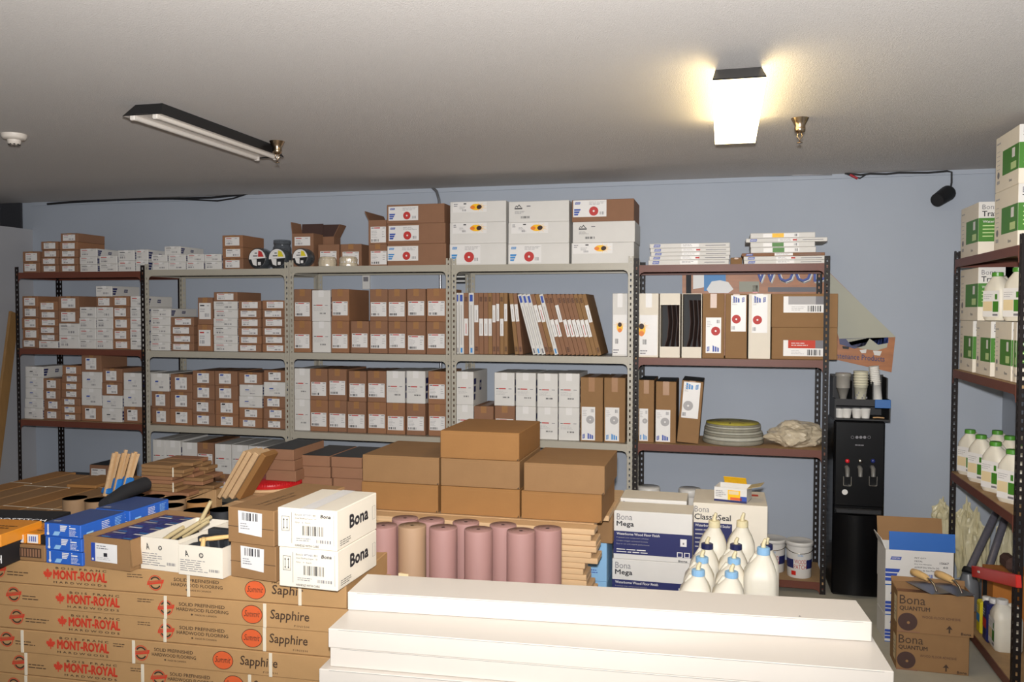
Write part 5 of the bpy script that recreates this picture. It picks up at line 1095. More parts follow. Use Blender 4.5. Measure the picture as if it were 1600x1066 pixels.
p = fbox('black_box_lid', 'long flat black box with white lettering behind the orange packs', (-76, 812), (82, 817), ZS+.07, 805, .12, 'black_matte', top=None, prints=[lambda b, w, d, h: b.text('BOSTITCH', fF(w, d, h), w*.45, h*.15, 'label_white', h=h*.6, w=w*.5, bold=.02, shear=.3)])
bl = p[0]; b = MB(); 
carton('carton', 'plain brown carton under the long flat black box', 'box', tuple(bl.location-V3(0, 0, .0705)+V3(0, .03, 0)), bl.rotation_euler.z, .6, .09, .069, 'kraft', top=None)
fbox('flat_carton', 'pale flat carton lying on far end of the kraft bundles', (104, 762), (150, 764), zb_+.0008, 757, .28, 'kraft_gold', top=None)
# brown moulding bundle
zq = .80; a = PZ(206, 776, zq+.0); xe = PZ(285, 778, zq); ym_ = a.y+.05
bench(a.x+.0, ym_, xe.x, ym_+.34, zq, 'wooden stand under the bundle of brown mouldings')
for i in range(8):
    for j in range(3):
        r_ = random.Random(i*7+j); e = r_.uniform(-.09, .04); L_ = xe.x-a.x-.01
        b = MB(); b.cbox(0, 0, 0, L_+e, .095, .0185, random.Random(i*3+j).choice(('kraft', 'kraft_tan', 'kraft')), .003)
        if i in (2, 6) and j == 0: b.cbox(L_*.72, -.0015, -.019, L_*.72+.008, 0, .03, 'strap_white', .0005)
        b.build('moulding_strip', loc=(a.x+.01, ym_+.01+j*.1, zq+.0003+i*.0195), rz=0, label=f"brown wood strip, {NTH[i]} layer from bottom, {['front', 'middle', 'rear'][j]} row of the strapped bundle", cat='strip', group='strapped bundle of brown wood strips')
# brown and black paper rolls standing on the floor
def proll(x, y, m, r, label, group, Z=.915, core=.022, flat=False):
    P_ = PZ(x, y, Z); b = MB()
    b.lathe([(r*.97, 0), (r, .004), (r, Z-.004), (r*.98, Z), (core*1.5, Z)], m, n=28)
    if not flat: b.lathe([(core, Z-.001), (core, Z-.06), (0, Z-.06)], 'hole_dark', n=20); b.lathe([(core*1.5, Z), (core, Z-.0005)], 'black_paper', n=20)
    else:
        b.lathe([(core*1.5, Z), (core*.6, Z-.004), (core*.5, Z-.01), (0, Z-.01)], 'print_dark', n=12)
        fr = (V3(0, 0, Z), V3(1, 0, 0), V3(0, 1, 0), V3(0, 0, 1))
        for k, q in enumerate((.5, .72, .87)): b.ring(fr, .002, 0, r*q, r*q-.0012, 'kraft_brown', .0006, a0=k, a1=k+4.6)
    return b, P_
GR = 'brown paper rolls standing behind the blue boxes'
for i, (x, y, m, r) in enumerate(((117, 778, 'felt_roll', .05), (151, 781, 'felt_roll', .047), (190, 784, 'felt_roll', .052), (229.5, 786, 'felt_roll', .053), (268, 790, 'felt_roll', .053), (207, 774.5, 'felt_roll', .047), (239, 776, 'felt_roll', .046), (273, 778, 'felt_roll', .047), (311, 782.5, 'kraft_gold', .052),
        (307, 797, 'black_paper', .048), (347, 796, 'black_paper', .048))):
    P_ = PZ(x, y, .915); b, P_ = proll(x, y, m, r, '', GR, core=.034)
    b.build('paper_roll', loc=(P_.x, P_.y, 0), label=['dark brown paper roll standing at left end of the front rolls', 'brown paper roll left under the black tube', 'brown paper roll under middle of black tube', 'brown paper roll in front row right of black tube', 'brown paper roll in front row behind the white carton',
        'brown paper roll in rear row behind the black tube end', 'brown paper roll in rear row below the strapped strips', 'brown paper roll in rear row beside the tan one', 'tan paper roll below the leaning boards', 'black paper roll behind the foam brushes', 'black paper roll beside the brown barcode carton'][i], cat='roll', group=GR)
b = MB(); P0_, P1_ = PD(163, 790, 3.42), PD(226, 757, 3.72); b.tube([P0_, P0_.lerp(P1_, .5)+V3(0, 0, .012), P1_], [.026, .03, .033], 'black_paper', 14); b.build('black_tube', label='black rubber tube lying across the brown paper rolls', cat='tube')
# sticks with blue tape
pb_ = PD(172, 776, 3.95)
for i in range(9):
    k = i // 3; j = i % 3; a = PZ(163+k*13.5+j*3.2, 778-j*1.5, zb_+.001); Da = (a-CAMP).dot(fw); c = PD(178+k*15+j*4, 706+(2, 0, 3)[j]-(i == 4)*3, Da+.04)
    d_ = (c-a).normalized(); a0 = a; L_ = (c-a0).length
    b = MB(); T = Matrix.Translation((0, 0, 0)) @ d_.to_track_quat('Z', 'X').to_matrix().to_4x4(); b.cbox(-.0075, -.006, .008, .0075, .006, L_, 'stick_wood' if i % 2 else 'pale_wood', .001, T)
    o = b.build('wood_stick', loc=tuple(a0), label=f"pale wooden stick, {NTH[i]} from left in the blue taped bundles", cat='stick', group='wooden sticks bundled with blue tape')
for k in range(3):
    a = PZ(163+k*13.5+3.2, 776.5, zb_+.001); c = PD(178+k*15+4, 706, (a-CAMP).dot(fw)+.04); d_ = (c-a).normalized(); L_ = (c-a).length
    T = Matrix.Translation(a+d_*L_*(.06, .14, .22)[k]) @ d_.to_track_quat('Z', 'X').to_matrix().to_4x4(); b = MB(); b.cbox(-.023, -.023, 0, .023, .023, (.03, .06, .05)[k], 'painter_tape', .006, T)
    b.build('tape_band', label=['bright blue tape band, left and lowest of three stick bundles', 'bright blue tape band around middle stick bundle', 'bright blue tape band around right stick bundle'][k], cat='tape')
# ---- pink rosin paper rolls ----
GP = 'pinkish paper rolls standing behind the white cartons'
for i, (x, y, m) in enumerate(((599, 821, 'rosin'), (644, 821, 'rosin_tan'), (692.5, 824, 'rosin'), (747.5, 827, 'rosin'), (814, 829.5, 'rosin'), (855.5, 825.5, 'rosin'), (592, 809.5, 'rosin'), (633, 809.5, 'rosin'), (674, 812, 'rosin'), (728, 815.5, 'rosin'), (786, 820, 'rosin'))):
    if i == 6: continue
    b, P_ = proll(x, y, m, .0545 if i < 6 else .053, '', GP, core=.005, flat=True)
    if i == 1: fr = (V3(-.02, -.0546, .4), V3(.98, -.1, 0).normalized(), V3(0, 0, 1), V3(0, -1, 0)); b.box(-.035, -.0565, .3, .005, -.046, .74, 'foam_brush')
    b.build('paper_roll', loc=(P_.x, P_.y, 0), label=['pink paper roll beside the white lettered carton', 'tan paper roll with pale strip among the pink rolls', 'pink paper roll right of the tan roll', 'pink paper roll in middle of front row', 'pink paper roll second from right end of front row', 'pink paper roll next to the pale planks',
        '', 'pink paper roll in rear row behind the tan roll', 'pink paper roll in rear row, second from left', 'pink paper roll in rear row, third from left', 'pink paper roll in rear row, farthest right'][i], cat='roll', group=GP)
# ---- pale plank stack with brown cartons ----
ZP = .772; Pr = PZ(936, 829, ZP); Pl = PZ(338, 791, ZP); yp = Pr.y; NL = 21; tp = .026
num = ['one', 'two', 'three', 'four', 'five', 'six', 'seven', 'eight', 'nine', 'ten', 'eleven', 'twelve', 'thirteen', 'fourteen', 'fifteen', 'sixteen', 'seventeen', 'eighteen', 'nineteen', 'twenty', 'twenty-one']
dp = .88
bench(Pl.x+.05, yp+.04, Pr.x-.3, yp+dp-.03, ZP-NL*tp, 'wooden stand under the pale plank stack')
for l_ in range(NL):
    zt = ZP-l_*tp; r_ = random.Random(l_+3); e = -.02-(.05 if l_ > 5 else 0)*r_.random()*1.6+r_.uniform(-.02, .015)+(.05 if l_ > 15 else 0); s0 = r_.uniform(0, .05)
    rows = ((0, .1), (.101, .27), (.271, .5), (.501, dp)) if l_ == 0 else ((0, .14), (.141, dp))
    for j, (y0_, y1_) in enumerate(rows):
        ej = e if j == 0 else e-r_.uniform(.0, .03)+.03*(j > 1) if l_ == 0 else e-.24
        b = MB(); b.cbox(s0, y0_, 0, Pr.x-Pl.x+ej, y1_, tp-.0006, 'pale_wood', .0025)
        b.build('plank', loc=(Pl.x, yp+r_.uniform(0, .008) if j == 0 else yp+.008, zt-tp), label=(f"pale unfinished plank, top layer, {['front', 'second', 'third', 'rear'][j]} board of the stack" if l_ == 0 else f"pale unfinished plank, layer {num[l_]} from top, {['front', 'rear'][j]} board"), cat='plank', group='pale unfinished planks under the brown cartons')
ZB = ZP+.0008; hC = .134
GC = 'large plain brown cartons on the plank stack'
def crease(b, w, d, h): b.rect(fF(w, d, h), .004, h*.9, w-.01, h*.905, 'tape_tan', .0005); b.poly(fF(w, d, h), [(w-.012, .003), (w-.003, .003), (w-.003, .012)], 'seam', .0006)
yc = PZ(750, 806, ZB).y
for c_, (x0, x1, xs2, rows) in enumerate(((565, 685.5, 0, 2), (688, 812.5, 0, 3), (814.5, 941.5, 3, 2))):
    Xa = PY(x0, 790, yc).x; Xb = PY(x1, 790, yc).x
    for r_ in range(rows):
        dx = {(0, 0): 0, (0, 1): .003, (1, 0): .002, (1, 1): 0, (1, 2): -.004, (2, 0): 0, (2, 1): .014}[(c_, r_)]
        carton('large_carton', f"large plain brown carton, {['bottom', 'second', 'third'][r_]}{' and topmost' if r_ == rows-1 else ''} in the {['left', 'middle', 'right'][c_]} column on the planks", 'box', (Xa+dx, yc+(.0, .006, .012)[r_]-(.015 if (c_, r_) == (2, 1) else 0), ZB+r_*hC), 0, Xb-Xa-.004, .47, hC-.0008, 'kraft' if r_ % 2 else 'kraft_gold', GC, top=None, prints=[crease])
# smaller cartons with dark tops behind-left
def dark_top(x0, x1, tops, yb, Yw, who, zb=None):
    zb = zb or ZB; Xa, Xb = PY(x0, yb, Yw).x, PY(x1, yb, Yw).x; z = zb
    for i, t in enumerate(tops):
        zt = PY((x0+x1)/2, t, Yw).z; carton('dark_topped_carton', f"low brown carton with dark blue top, {['bottom', 'middle', 'top'][i]} of the {who} pile", 'box', (Xa+(.012, .004, 0)[i], Yw, z), 0, Xb-Xa-.004, .36, zt-z-.0008, 'kraft_brown', 'low cartons with dark tops on the planks', top=None, lid='dark_lid' if i == len(tops)-1 else None); z = zt
Yd = PZ(500, 764, ZB).y
dark_top(468.5, 516, (746, 729, 712), 764, Yd, 'middle'); dark_top(517.5, 566, (748, 731, 714.5), 766, Yd, 'right')
zd = ZB+.052; Yd2 = PZ(440, 752, zd).y
dark_top(412, 460, (735, 719, 702), 751, Yd2, 'left', zd)
Pc = PZ(430, 760, ZB); Pc.y = Yd2+.12
Pc.x = PY(428, 750, Pc.y).x
b = MB(); b.lathe([(.185, 0), (.19, .006), (.19, .014), (.185, .016), (0, .016)], 'pale_wood', n=40); o = b.build('round_brush', loc=(Pc.x, Pc.y-.03, ZB), label='round brush with red bristles under the left dark topped cartons', cat='brush')
b = MB(); rr_ = random.Random(5)
b.lathe([(.175, .016), (.185, .034), (.175, .05), (0, .05)], 'red_plastic', n=40)
for k in range(90):
    a_ = 2*math.pi*k/90; q = .175+rr_.uniform(0, .008); b.tube([(q*math.cos(a_), q*math.sin(a_), .03), ((q+.006)*math.cos(a_), (q+.006)*math.sin(a_), .052)], .003, 'red_plastic', 4)
b.build('bristles', parent=o)
# boards leaning behind
for i, (xb_, xt_, dep_) in enumerate(((337, 378, .13), (343.5, 384.5, .13), (353, 394, .13), (364, 405, .13))):
    Yl = Yd2-.27; a = PY(xb_, 778, Yl); c = PY(xt_, 706+i*1.2, Yl); L_ = math.hypot(c.x-a.x, c.z-a.z); an = math.atan2(c.x-a.x, c.z-a.z)
    wd_ = (.018, .026, .03, .03)[i]; b = MB(); b.cbox(0, 0, 0, wd_, dep_, L_, 'pale_wood' if i < 3 else 'kraft_gold', .003)
    o = b.build('leaning_board', loc=(a.x, Yl, ZB+.0005+0*wd_*math.sin(an)), label=f"tan board leaning to the right, {['leftmost', 'second from left', 'third from left', 'rightmost'][i]} of four beside the red brush", cat='board', group='boards leaning behind the brown barcode cartons'); o.rotation_euler.y = an; t_ = wd_*math.tan(an)+.001; o.location.x += t_*math.sin(an); o.location.z = ZB+t_*math.cos(an)
# pale blue cartons and brown one at the plank end
Yq = PD(935, 840, 4.25).y
Xa, Xb = PY(924, 890, Yq).x, PY(948, 890, Yq).x
def pblu(b, w, d, h): fr = fF(w, d, h); b.disc(fr, w*.55, h*.55, w*.12, 'ink_blue'); lines(b, fr, w*.3, h*.2, w*.5, h*.12, 2, 'ink_blue', 4, .4)
z = 0
for i in range(3): carton('pale_blue_carton', f"pale blue carton between planks and navy-banded cartons, {['bottom', 'middle', 'top'][i]} one", 'box', (Xa-.06, Yq, z), 0, Xb-Xa+.06, .22, .195, 'cap_blue', 'pale blue cartons at the plank end', top=None, prints=[pblu]); z += .196
Xe = PY(957, 840, Yq).x; carton('carton', 'plain brown carton under the right column behind plank ends', 'box', (Xa-.06, Yq, z), 0, Xe-Xa+.06, .22, ZP-tp-.003-z, 'kraft', top=None)
# ---- navy banded cartons ----
Ym = PD(1020, 870, 4.25).y; Xa, Xb = PY(958.5, 870, Ym).x, PY(1081.5, 870, Ym).x; zt0 = PY(958.5, 797, Ym).z; hm = zt0/3
def p_mega(b, w, d, h, big_='Mega', sub='Waterborne Wood Floor Finish'):
    fr = fF(w, d, h); b.rect(fr, 0, h*.11, w, h*.58, 'ink_navy')
    b.text('Bona', fr, w*.04, h*.81, 'ink_grey', h=h*.13, w=w*.2); b.text(big_, fr, w*.04, h*.655, 'ink', h=h*.13, w=w*.22, bold=.03)
    b.text(sub, fr, w*.04, h*.5, 'label_white', h=h*.05, w=w*.55, bold=.03)
    for i, q in enumerate(('Premium one component solution', 'Unique oxygen activated formula', 'Easy to use with superb performance')): b.text(q, fr, w*.04, h*(.43-.065*i), 'ink_light', h=h*.03, w=w*(.41, .4, .42)[i])
    lines(b, fr, w*.04, h*.13, w*.45, h*.1, 2, 'label_white', 5, .35)
    b.rect(fr, w*.85, h*.34, w*.93, h*.49, 'label_white', .0012); b.rect(fr, w*.88, h*.38, w*.9, h*.42, 'ink_grey', .0016)
    for q in (.81, .9): b.rect(fr, w*q, h*.115, w*(q+.07), h*.22, 'label_white', .0012); b.rect(fr, w*(q+.01), h*.13, w*(q+.06), h*.205, 'ink_navy', .0016)
    b.text('Bona', fr, w*.83, h*.02, 'ink', h=h*.04, w=w*.11, bold=.05)
def p_megatop(b, w, d, h):
    ft = frame('top', w, d, h); b.text('HANDLE WITH CARE', ft, w*.58, d*.35, 'print_dark', h=.02, w=w*.25); b.rect(ft, w*.12, d*.65, w*.2, d*.8, 'print_red')
for row in (0, 1):
    for i in range(3):
        carton('finish_carton', f"white carton with navy band, {['bottom', 'middle', 'top'][i]} of {['front', 'rear'][row]} pile before the last rack", 'box', (Xa+(.012, -.006, 0)[i]+row*.008, Ym+row*.215, hm*i), 0, Xb-Xa-row*.045, .205, hm-.0008+(.018 if row and i == 2 else 0), 'white_card', 'white cartons with navy bands', top=None, prints=[p_mega, p_megatop], lid='cream_card')
Yk = PD(1140, 820, 4.42).y; Xa, Xb = PY(1083, 800, Yk).x, PY(1199.5, 800, Yk).x; zt1 = PY(1083, 785, Yk).z; hk = zt1/2
def p_classic(b, w, d, h):
    fr = fF(w, d, h); b.rect(fr, 0, h*.25, w*.53, h*.72, 'ink_navy'); b.text('Bona', fr, w*.02, h*.87, 'ink_grey', h=h*.085, w=w*.2); b.text('ClassicSeal', fr, w*.02, h*.765, 'ink', h=h*.08, w=w*.49, bold=.025)
    b.text('Waterborne Wood Sealer', fr, w*.03, h*.665, 'label_white', h=h*.035, w=w*.48, bold=.03)
    for i in range(5): lines(b, fr, w*.03, h*(.6-.06*i), w*.4, h*.035, 1, 'ink_light', i, .5)
    b.rect(frame('top', w, d, h), w*.8, d*.65, w*.9, d*.78, 'print_red')
for i in range(2): carton('sealer_carton', ['large cream carton under the sealer carton, mostly hidden by jugs', 'large cream carton with navy panel behind the translucent jugs'][i], 'box', (Xa, Yk, hk*i), 0, Xb-Xa, .36, hk-.0008, 'cream_card', top=None, prints=[p_classic])
# little wood-print box
o, z_, h_ = None, None, None
a = PZ(1123, 784, zt1+.001); a = V3(PY(1116, 780, Yk+.1).x, Yk+.07, zt1+.0005)
o = thing('open_wood_print_box', 'small open box with yellow and orange wood pictures on the sealer carton', 'box', tuple(a), math.radians(-12))
b = MB(); w, d, h = .17, .14, .075; t = .003
for q in ((0, 0, 0, w, t, h), (0, d-t, 0, w, d, h), (0, t, 0, t, d-t, h), (w-t, t, 0, w, d-t, h), (0, 0, -.0, w, d, t)): b.box(*q, 'bucket_white')
fr = fF(w, d, h); b.rect(fr, w*.42, h*.15, w*.8, h*.85, 'sun_yellow'); b.rect(fr, w*.45, h*.55, w*.75, h*.8, 'foam_brush', .0012); b.rect(fr, w*.5, h*.15, w*.85, h*.35, 'ink_orange', .0012); b.rect(fr, 0, 0, w, h*.14, 'ink_navy', .0014); b.rect(fr, w*.8, h*.1, w, h*.45, 'ink_blue', .0012); lines(b, fr, w*.05, h*.3, w*.32, h*.5, 4, 'ink_grey', 3, .3)
fl_ = frame('left', w, d, h); b.rect(fl_, d*.1, h*.5, d*.9, h*.8, 'sun_yellow'); b.rect(fl_, 0, h*.0, d, h*.25, 'ink_navy'); b.rect(fl_, d*.1, h*.25, d*.6, h*.5, 'foam_brush'); b.build('body', parent=o)
b = MB(); T = Matrix.Translation((w, d*.5, h)) @ Matrix.Rotation(math.radians(75), 4, 'Y'); b.box(-.002, -.06, 0, 0, .06, .07, 'stick_cream', T); b.build('flap', parent=o)
b = MB(); T = Matrix.Translation((w*.5, d, h)) @ Matrix.Rotation(math.radians(40), 4, 'X'); b.box(-w*.35, -.002, 0, w*.35, 0, .05, 'sun_yellow', T); b.build('flap', parent=o)
# translucent jugs
Zs = .37
sx0, sx1 = PZ(1062, 905, .66).x-.04, PZ(1225, 905, .66).x+.12
Yj0 = PZ(1091, 893, .66).y-.1
carton('support_carton', 'large plain carton carrying the translucent jugs', 'box', (sx0-.06, Yj0-.02, 0), 0, sx1-sx0+.02, .64, Zs-.002, 'kraft', top=None)
GJ2 = 'translucent jugs without labels'
def cj(px, py, cap, label, zb=Zs, h=.29, w=.135, nz=True, d=.14):
    Zc = zb+h*.98; P_ = PZ(px, py, Zc); jug((P_.x-.16*w*.6, P_.y, zb+.001), label, w=w, d=d, h=h, m='hdpe', cap=cap, lab=False, nozzle=nz, group=GJ2, side=.6)
cj(1091, 893, 'cap_blue', 'translucent jug with pale blue cap, nearest in left column'); cj(1097, 873, 'cap_blue', 'translucent jug with pale blue cap, second in left column'); cj(1105, 852, 'cap_navy', 'translucent jug with navy cap in left column')
cj(1143, 896, 'cap_blue', 'translucent jug with pale blue cap, nearest in middle column'); cj(1147, 875, 'cap_blue', 'translucent jug with pale blue cap, second in middle column'); cj(1150, 853, 'cap_navy', 'translucent jug with navy cap in middle column')
cj(1193, 859, 'cap_blue', 'large translucent jug with pale blue cap at right front', zb=Zs, h=.355, w=.14, d=.14); cj(1198, 853, 'cap_navy', 'translucent jug with navy cap behind the large jug')
for x, l in ((1114, 'cream topped translucent jug at rear left before sealer carton'), (1158, 'cream topped translucent jug at rear right before sealer carton')):
    P_ = PZ(x, 812, .745); jug((P_.x, P_.y+.03, Zs+.001), l, w=.135, d=.14, h=.36, m='hdpe', cap='hdpe_cream', lab=False, nozzle=True, group=GJ2, side=.3)
# buckets on lowest shelf of the last rack
def bucket(px, y0, y1, r, label, Y, z, printed=True):
    P_ = PY(px, y1, Y); h = PY(px, y0, Y).z-z; o = thing('bucket', label, 'bucket', (P_.x, Y, z+.0005))
    b = MB(); b.lathe([(r*.88, 0), (r*.9, .004), (r*.97, h*.88), (r*.97, h*.9)], 'bucket_white', n=28)
    if printed:
        n = 20
        def band(z0, z1, a0, a1, m, off):
            vs = []
            for i in range(n+1):
                a = a0+(a1-a0)*i/n
                for z_ in (z0, z1): q = r*(.9+.07*z_/(h*.88))+off; vs.append(V3(q*math.cos(a), q*math.sin(a), z_))
            b.add(vs, [(2*i, 2*i+2, 2*i+3, 2*i+1) for i in range(n)], m)
        band(h*.27, h*.52, -math.pi*.98, -.06, 'ink_navy', .0008); band(h*.24, h*.55, -math.pi*.5-.55, -math.pi*.5+.5, 'bucket_white', .0016)
        band(h*.08, h*.2, -math.pi*.5-.75, -math.pi*.5-.35, 'red_metal', .0012)
        fr = (V3(0, -r*.955, 0), V3(1, 0, 0), V3(0, 0, 1), V3(0, -1, 0))
        def curved(t, u, v, hh, ww, m):
            vs, fs, x0, x1, y0_, y1_ = text_mesh(t, .05); out = []
            for p in vs:
                a = -math.pi/2+(u+(p.x-x0)/(x1-x0)*ww)/r; z_ = v+(p.y-y0_)/(y1_-y0_)*hh; q = r*(.9+.07*z_/(h*.88))+.003; out.append(V3(q*math.cos(a), q*math.sin(a), z_))
            b.add(out, fs, m)
        curved('WOOD', -r*.45, h*.41, h*.12, r*.92, 'ink_red'); curved('PATCH', -r*.5, h*.265, h*.12, r*1.0, 'ink_red'); curved('DURA', -r*.18, h*.62, h*.05, r*.4, 'ink_cyan')
    b.build('bucket_body', parent=o)
    b = MB(); b.lathe([(r*.97, h*.88), (r*1.04, h*.89), (r*1.04, h*.99), (r*1.0, h), (r*.93, h*.985), (0, h*.985)], 'bucket_white', n=28); b.build('lid', parent=o)
    b = MB(); b.tube([(r*1.02*math.cos(a), r*1.02*math.sin(a)-.01*0, h*.82-.12*h*math.sin((a+math.pi))*1.0) for a in [-math.pi+i*math.pi/10 for i in range(11)]], .0022, 'steel', 6); b.build('handle', parent=o)
    return o
zl = SH[5][3]
bucket(1248.5, 844, 895, PY(1270, 850, YR+.12).x-PY(1249, 850, YR+.12).x, 'white bucket with red and navy patch print on lowest shelf', YR+.12, zl)
bucket(1206, 840, 890, .085, 'white patch bucket partly behind the translucent jugs', YR+.2, zl)
for i, (x, y) in enumerate(((1014, 762), (1078, 765))):
    Y_ = YR+.22; zt_ = PY(x, y-2, Y_).z; P_ = PY(x, y, Y_); o = thing('pail', ['white pail with lid seen above the left navy-banded carton', 'white pail with lid seen behind the sealer carton corner'][i], 'pail', (P_.x, Y_, zl+.0005), 0, 'white pails behind the cartons')
    h = zt_-zl; b = MB(); b.lathe([(.062, 0), (.07, h*.9)], 'bucket_white', n=28); b.build('pail_body', parent=o); b = MB(); b.lathe([(.15, h*.9), (.145 if i else .06, h*.93), (.06, h*.94), (.06, h), (.055, h*1.0), (0, h*1.0)] if 0 else [(.07, h*.9), (.075, h*.905), (.075, h*.98), (.07, h), (0, h*.995)], 'bucket_white', n=28); b.build('lid', parent=o)
# ---- right corner: blue and white cartons ----
D_ = 4.50; a = PD(1382, 1007, D_); c = PY(1488, 1012, a.y+.012); a.z = c.z = 0
v = c-a; rz = math.atan2(v.y, v.x); w = v.length; hb = [PD(1380, y, D_).z for y in (960, 913, 857)]; z = 0
def p_nor(b, w, d, h):
    fr = fF(w, d, h); norton(b, fr, w*.07, h*.72, w*.17, h*.09, 'ink_blue'); bars3(b, fr, 0, h*.12, w*.22, h*.38, 'ink_blue'); b.rect(fr, 0, 0, w, h*.03, 'inner_blue')
    for i, q in enumerate(('PKT QTY', 'METAL', 'Dry Cut Abrasive', 'A275OP Disc Wht Fin OG', 'Discos de lixa Premium')): b.text(q, fr, w*.43, h*(.78-.085*i), 'ink', h=h*.04, w=w*(.17, .12, .25, .36, .38)[i], bold=.02)
    barcode(b, fr, w*.43, h*.2, w*.27, h*.16, 'ink_blue', 16, 3); b.text('15667', fr, w*.8, h*.66, 'ink', h=h*.06, w=w*.13, bold=.03); b.text('60', fr, w*.85, h*.55, 'ink', h=h*.05, w=w*.07, bold=.03)
for i in range(2):
    carton('white_blue_carton', ['white carton with blue bars, lowest beside the brown cartons', 'white carton with blue bars, middle of three under open one'][i], 'box', (a.x+.0, a.y, z), rz, w, .2, hb[i]-z-.001, 'white_card', 'white cartons with blue bars', top=None, prints=[p_nor]); z = hb[i]
h = hb[2]-z; t = .004; d = .2
o = thing('open_white_blue_carton', 'open white carton with bright blue raised flap and slanted badge', 'box', (a.x-.002, a.y, z), rz)
b = MB(); b.box(0, 0, 0, w, d, t, 'white_card'); b.box(0, 0, t, w, t, h, 'white_card'); b.box(0, d-t, t, w, d, h, 'white_card'); b.box(0, t, t, t, d-t, h, 'white_card'); b.box(w-t, t, t, w, d-t, h, 'white_card'); p_nor(b, w, d, h); b.build('body', parent=o)
b = MB(); b.box(.008, 0, 0, w-.002, t, PD(1380, 829, D_).z-hb[2], 'inner_blue', Matrix.Translation((.01, 0, h)) @ Matrix.Rotation(-.12, 4, 'X')); b.build('flap', parent=o)
b = MB(); b.box(0, 0, 0, w, t, .13, 'kraft', Matrix.Translation((0, d-.003, h)) @ Matrix.Rotation(-.25, 4, 'X')); b.build('flap', parent=o)
b = MB(); b.box(0, 0, 0, t, d*.9, .06, 'white_card', Matrix.Translation((0, .01, h)) @ Matrix.Rotation(-.4, 4, 'Y')); b.build('flap', parent=o)
# brown adhesive cartons
D_ = 4.15; a = PD(1400, 1040, D_); c = PY(1514, 1046, a.y-.004); a.z = c.z = 0; v = c-a; rz = math.atan2(v.y, v.x); w = v.length
def p_quant(b, w, d, h):
    fr = fF(w, d, h); b.text('Bona', fr, w*.03, h*.7, 'print_dark', h=h*.22, w=w*.34); b.text('QUANTUM', fr, w*.03, h*.53, 'print_dark', h=h*.12, w=w*.4, bold=.03)
    b.disc(fr, w*.14, h*.26, w*.13, 'kraft_dark', n=28, a0=0, a1=2*math.pi); b.disc(fr, w*.15, h*.24, w*.02, 'kraft', .0014); b.rect(fr, 0, 0, w*.3, h*.035, 'kraft_brown', .0016)
    b.text('WOOD FLOOR ADHESIVE', fr, w*.33, h*.38, 'kraft_dark', h=h*.06, w=w*.5); b.poly(fr, [(w*.68, h*.06), (w*.7, h*.06), (w*.7, h*.16), (w*.73, h*.15), (w*.69, h*.25), (w*.645, h*.15), (w*.68, h*.16)], 'print_dark'); b.text('Bona', fr, w*.84, h*.04, 'print_dark', h=h*.06, w=w*.13, bold=.05)
    fl_ = frame('left', w, d, h); b.rect(fl_, d*.55, h*.2, d*.92, h*.85, 'foam_brush'); lines(b, fl_, d*.6, h*.3, d*.25, h*.4, 4, 'ink_grey', 3, .3)
hq = PD(1396, 985, D_).z
carton('adhesive_carton', 'brown carton with large dark lettering, lower one on floor', 'box', a, rz, w, .17, hq-.001, 'kraft', 'brown adhesive cartons', top=None, prints=[p_quant])
h = PD(1396, 922, D_).z-hq; o = thing('open_adhesive_carton', 'brown carton with large dark lettering, upper one with trowels on top', 'box', (a.x, a.y-.006, hq), rz)
b = MB(); t = .004; d = .17; m = 'kraft'; w += .015
b.box(0, 0, 0, w, d, t, m); b.box(0, 0, t, w, t, h, m); b.box(0, d-t, t, w, d, h, m); b.box(0, t, t, t, d-t, h, m); b.box(w-t, t, t, w, d-t, h, m); b.box(.004, .004, h*.8, w-.004, d-.004, h*.82, 'kraft_brown'); p_quant(b, w, d, h); b.build('body', parent=o)
b = MB(); b.box(0, 0, 0, w, t, .025, m, Matrix.Translation((0, d, h)) @ Matrix.Rotation(-.3, 4, 'X')); b.build('flap', parent=o)
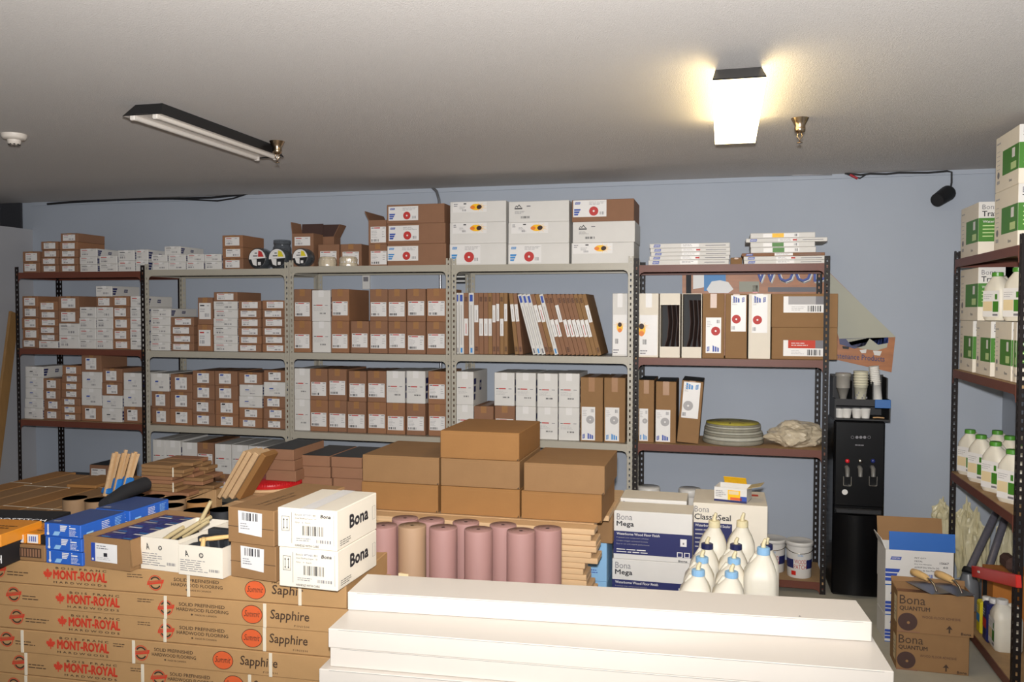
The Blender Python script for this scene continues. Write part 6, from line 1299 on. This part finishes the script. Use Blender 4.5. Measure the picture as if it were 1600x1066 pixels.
for i, (px, py) in enumerate(((1464, 916), (1492, 920))):
    base = V3(a.x, a.y, hq)+V3(math.cos(rz), math.sin(rz), 0)*(w*(.50+.33*i))+V3(-math.sin(rz), math.cos(rz), 0)*.03+V3(0, 0, h+.006)
    o = thing('trowel', ['steel trowel with wooden handle, left of two on brown carton', 'steel trowel with wooden handle, right of two on brown carton'][i], 'trowel', tuple(base), rz+math.radians(25), 'trowels on the brown carton')
    b = MB(); b.box(-.05, -.05, 0, .05, .15, .0015, 'trowel_steel'); b.build('blade', parent=o)
    b = MB(); b.tube([(0, -.02, .002), (0, .0, .03), (0, .03, .045), (0, .06, .045)], .005, 'steel', 8); b.build('shank', parent=o)
    b = MB(); b.tube([(0, .05, .045), (0, .07, .046), (0, .12, .046), (0, .16, .044), (0, .165, .044)], [.013, .017, .019, .017, .01], 'handle_wood', 12); b.build('handle', parent=o)
# corner carton that carries the bags
# far-left floor things
a = PY(58, 770, YR+.05); big_h = PY(30, 753, YR+.05).z-SH[1][3]
carton('white_carton', 'white carton with dark top behind the far left post', 'box', (xs(27)+.01+.03, YR+.05, SH[1][3]+.001), 0, a.x-xs(27)-.04, .36, big_h, 'white_card', top=None, lid='dark_lid', prints=[lambda b, w, d, h: norton(b, fF(w, d, h), w*.05, h*.55, w*.3, h*.1, 'ink_blue')])
X_ = PY(140, 740, YR+.06).x; X2 = PY(168, 740, YR+.06).x
carton('carton', 'brown carton with white label on lowest shelf behind the sticks', 'box', (X_, YR+.06, SH[1][3]+.001), 0, X2-X_, .34, PY(150, 727, YR+.06).z-SH[1][3], 'kraft_brown', lid='dark_lid', top=None, lab=[LB(lab_small, .1, .78, .9, .94, seed=3)])
X_ = PY(66, 755, YR+.06).x; X2 = PY(137, 755, YR+.06).x
carton('dark_carton', 'low dark carton between the white and brown ones, far left shelf', 'box', (X_, YR+.06, SH[1][3]+.001), 0, X2-X_, .34, PY(100, 752, YR+.06).z-SH[1][3], 'kraft_dark', lid='dark_lid', top=None)
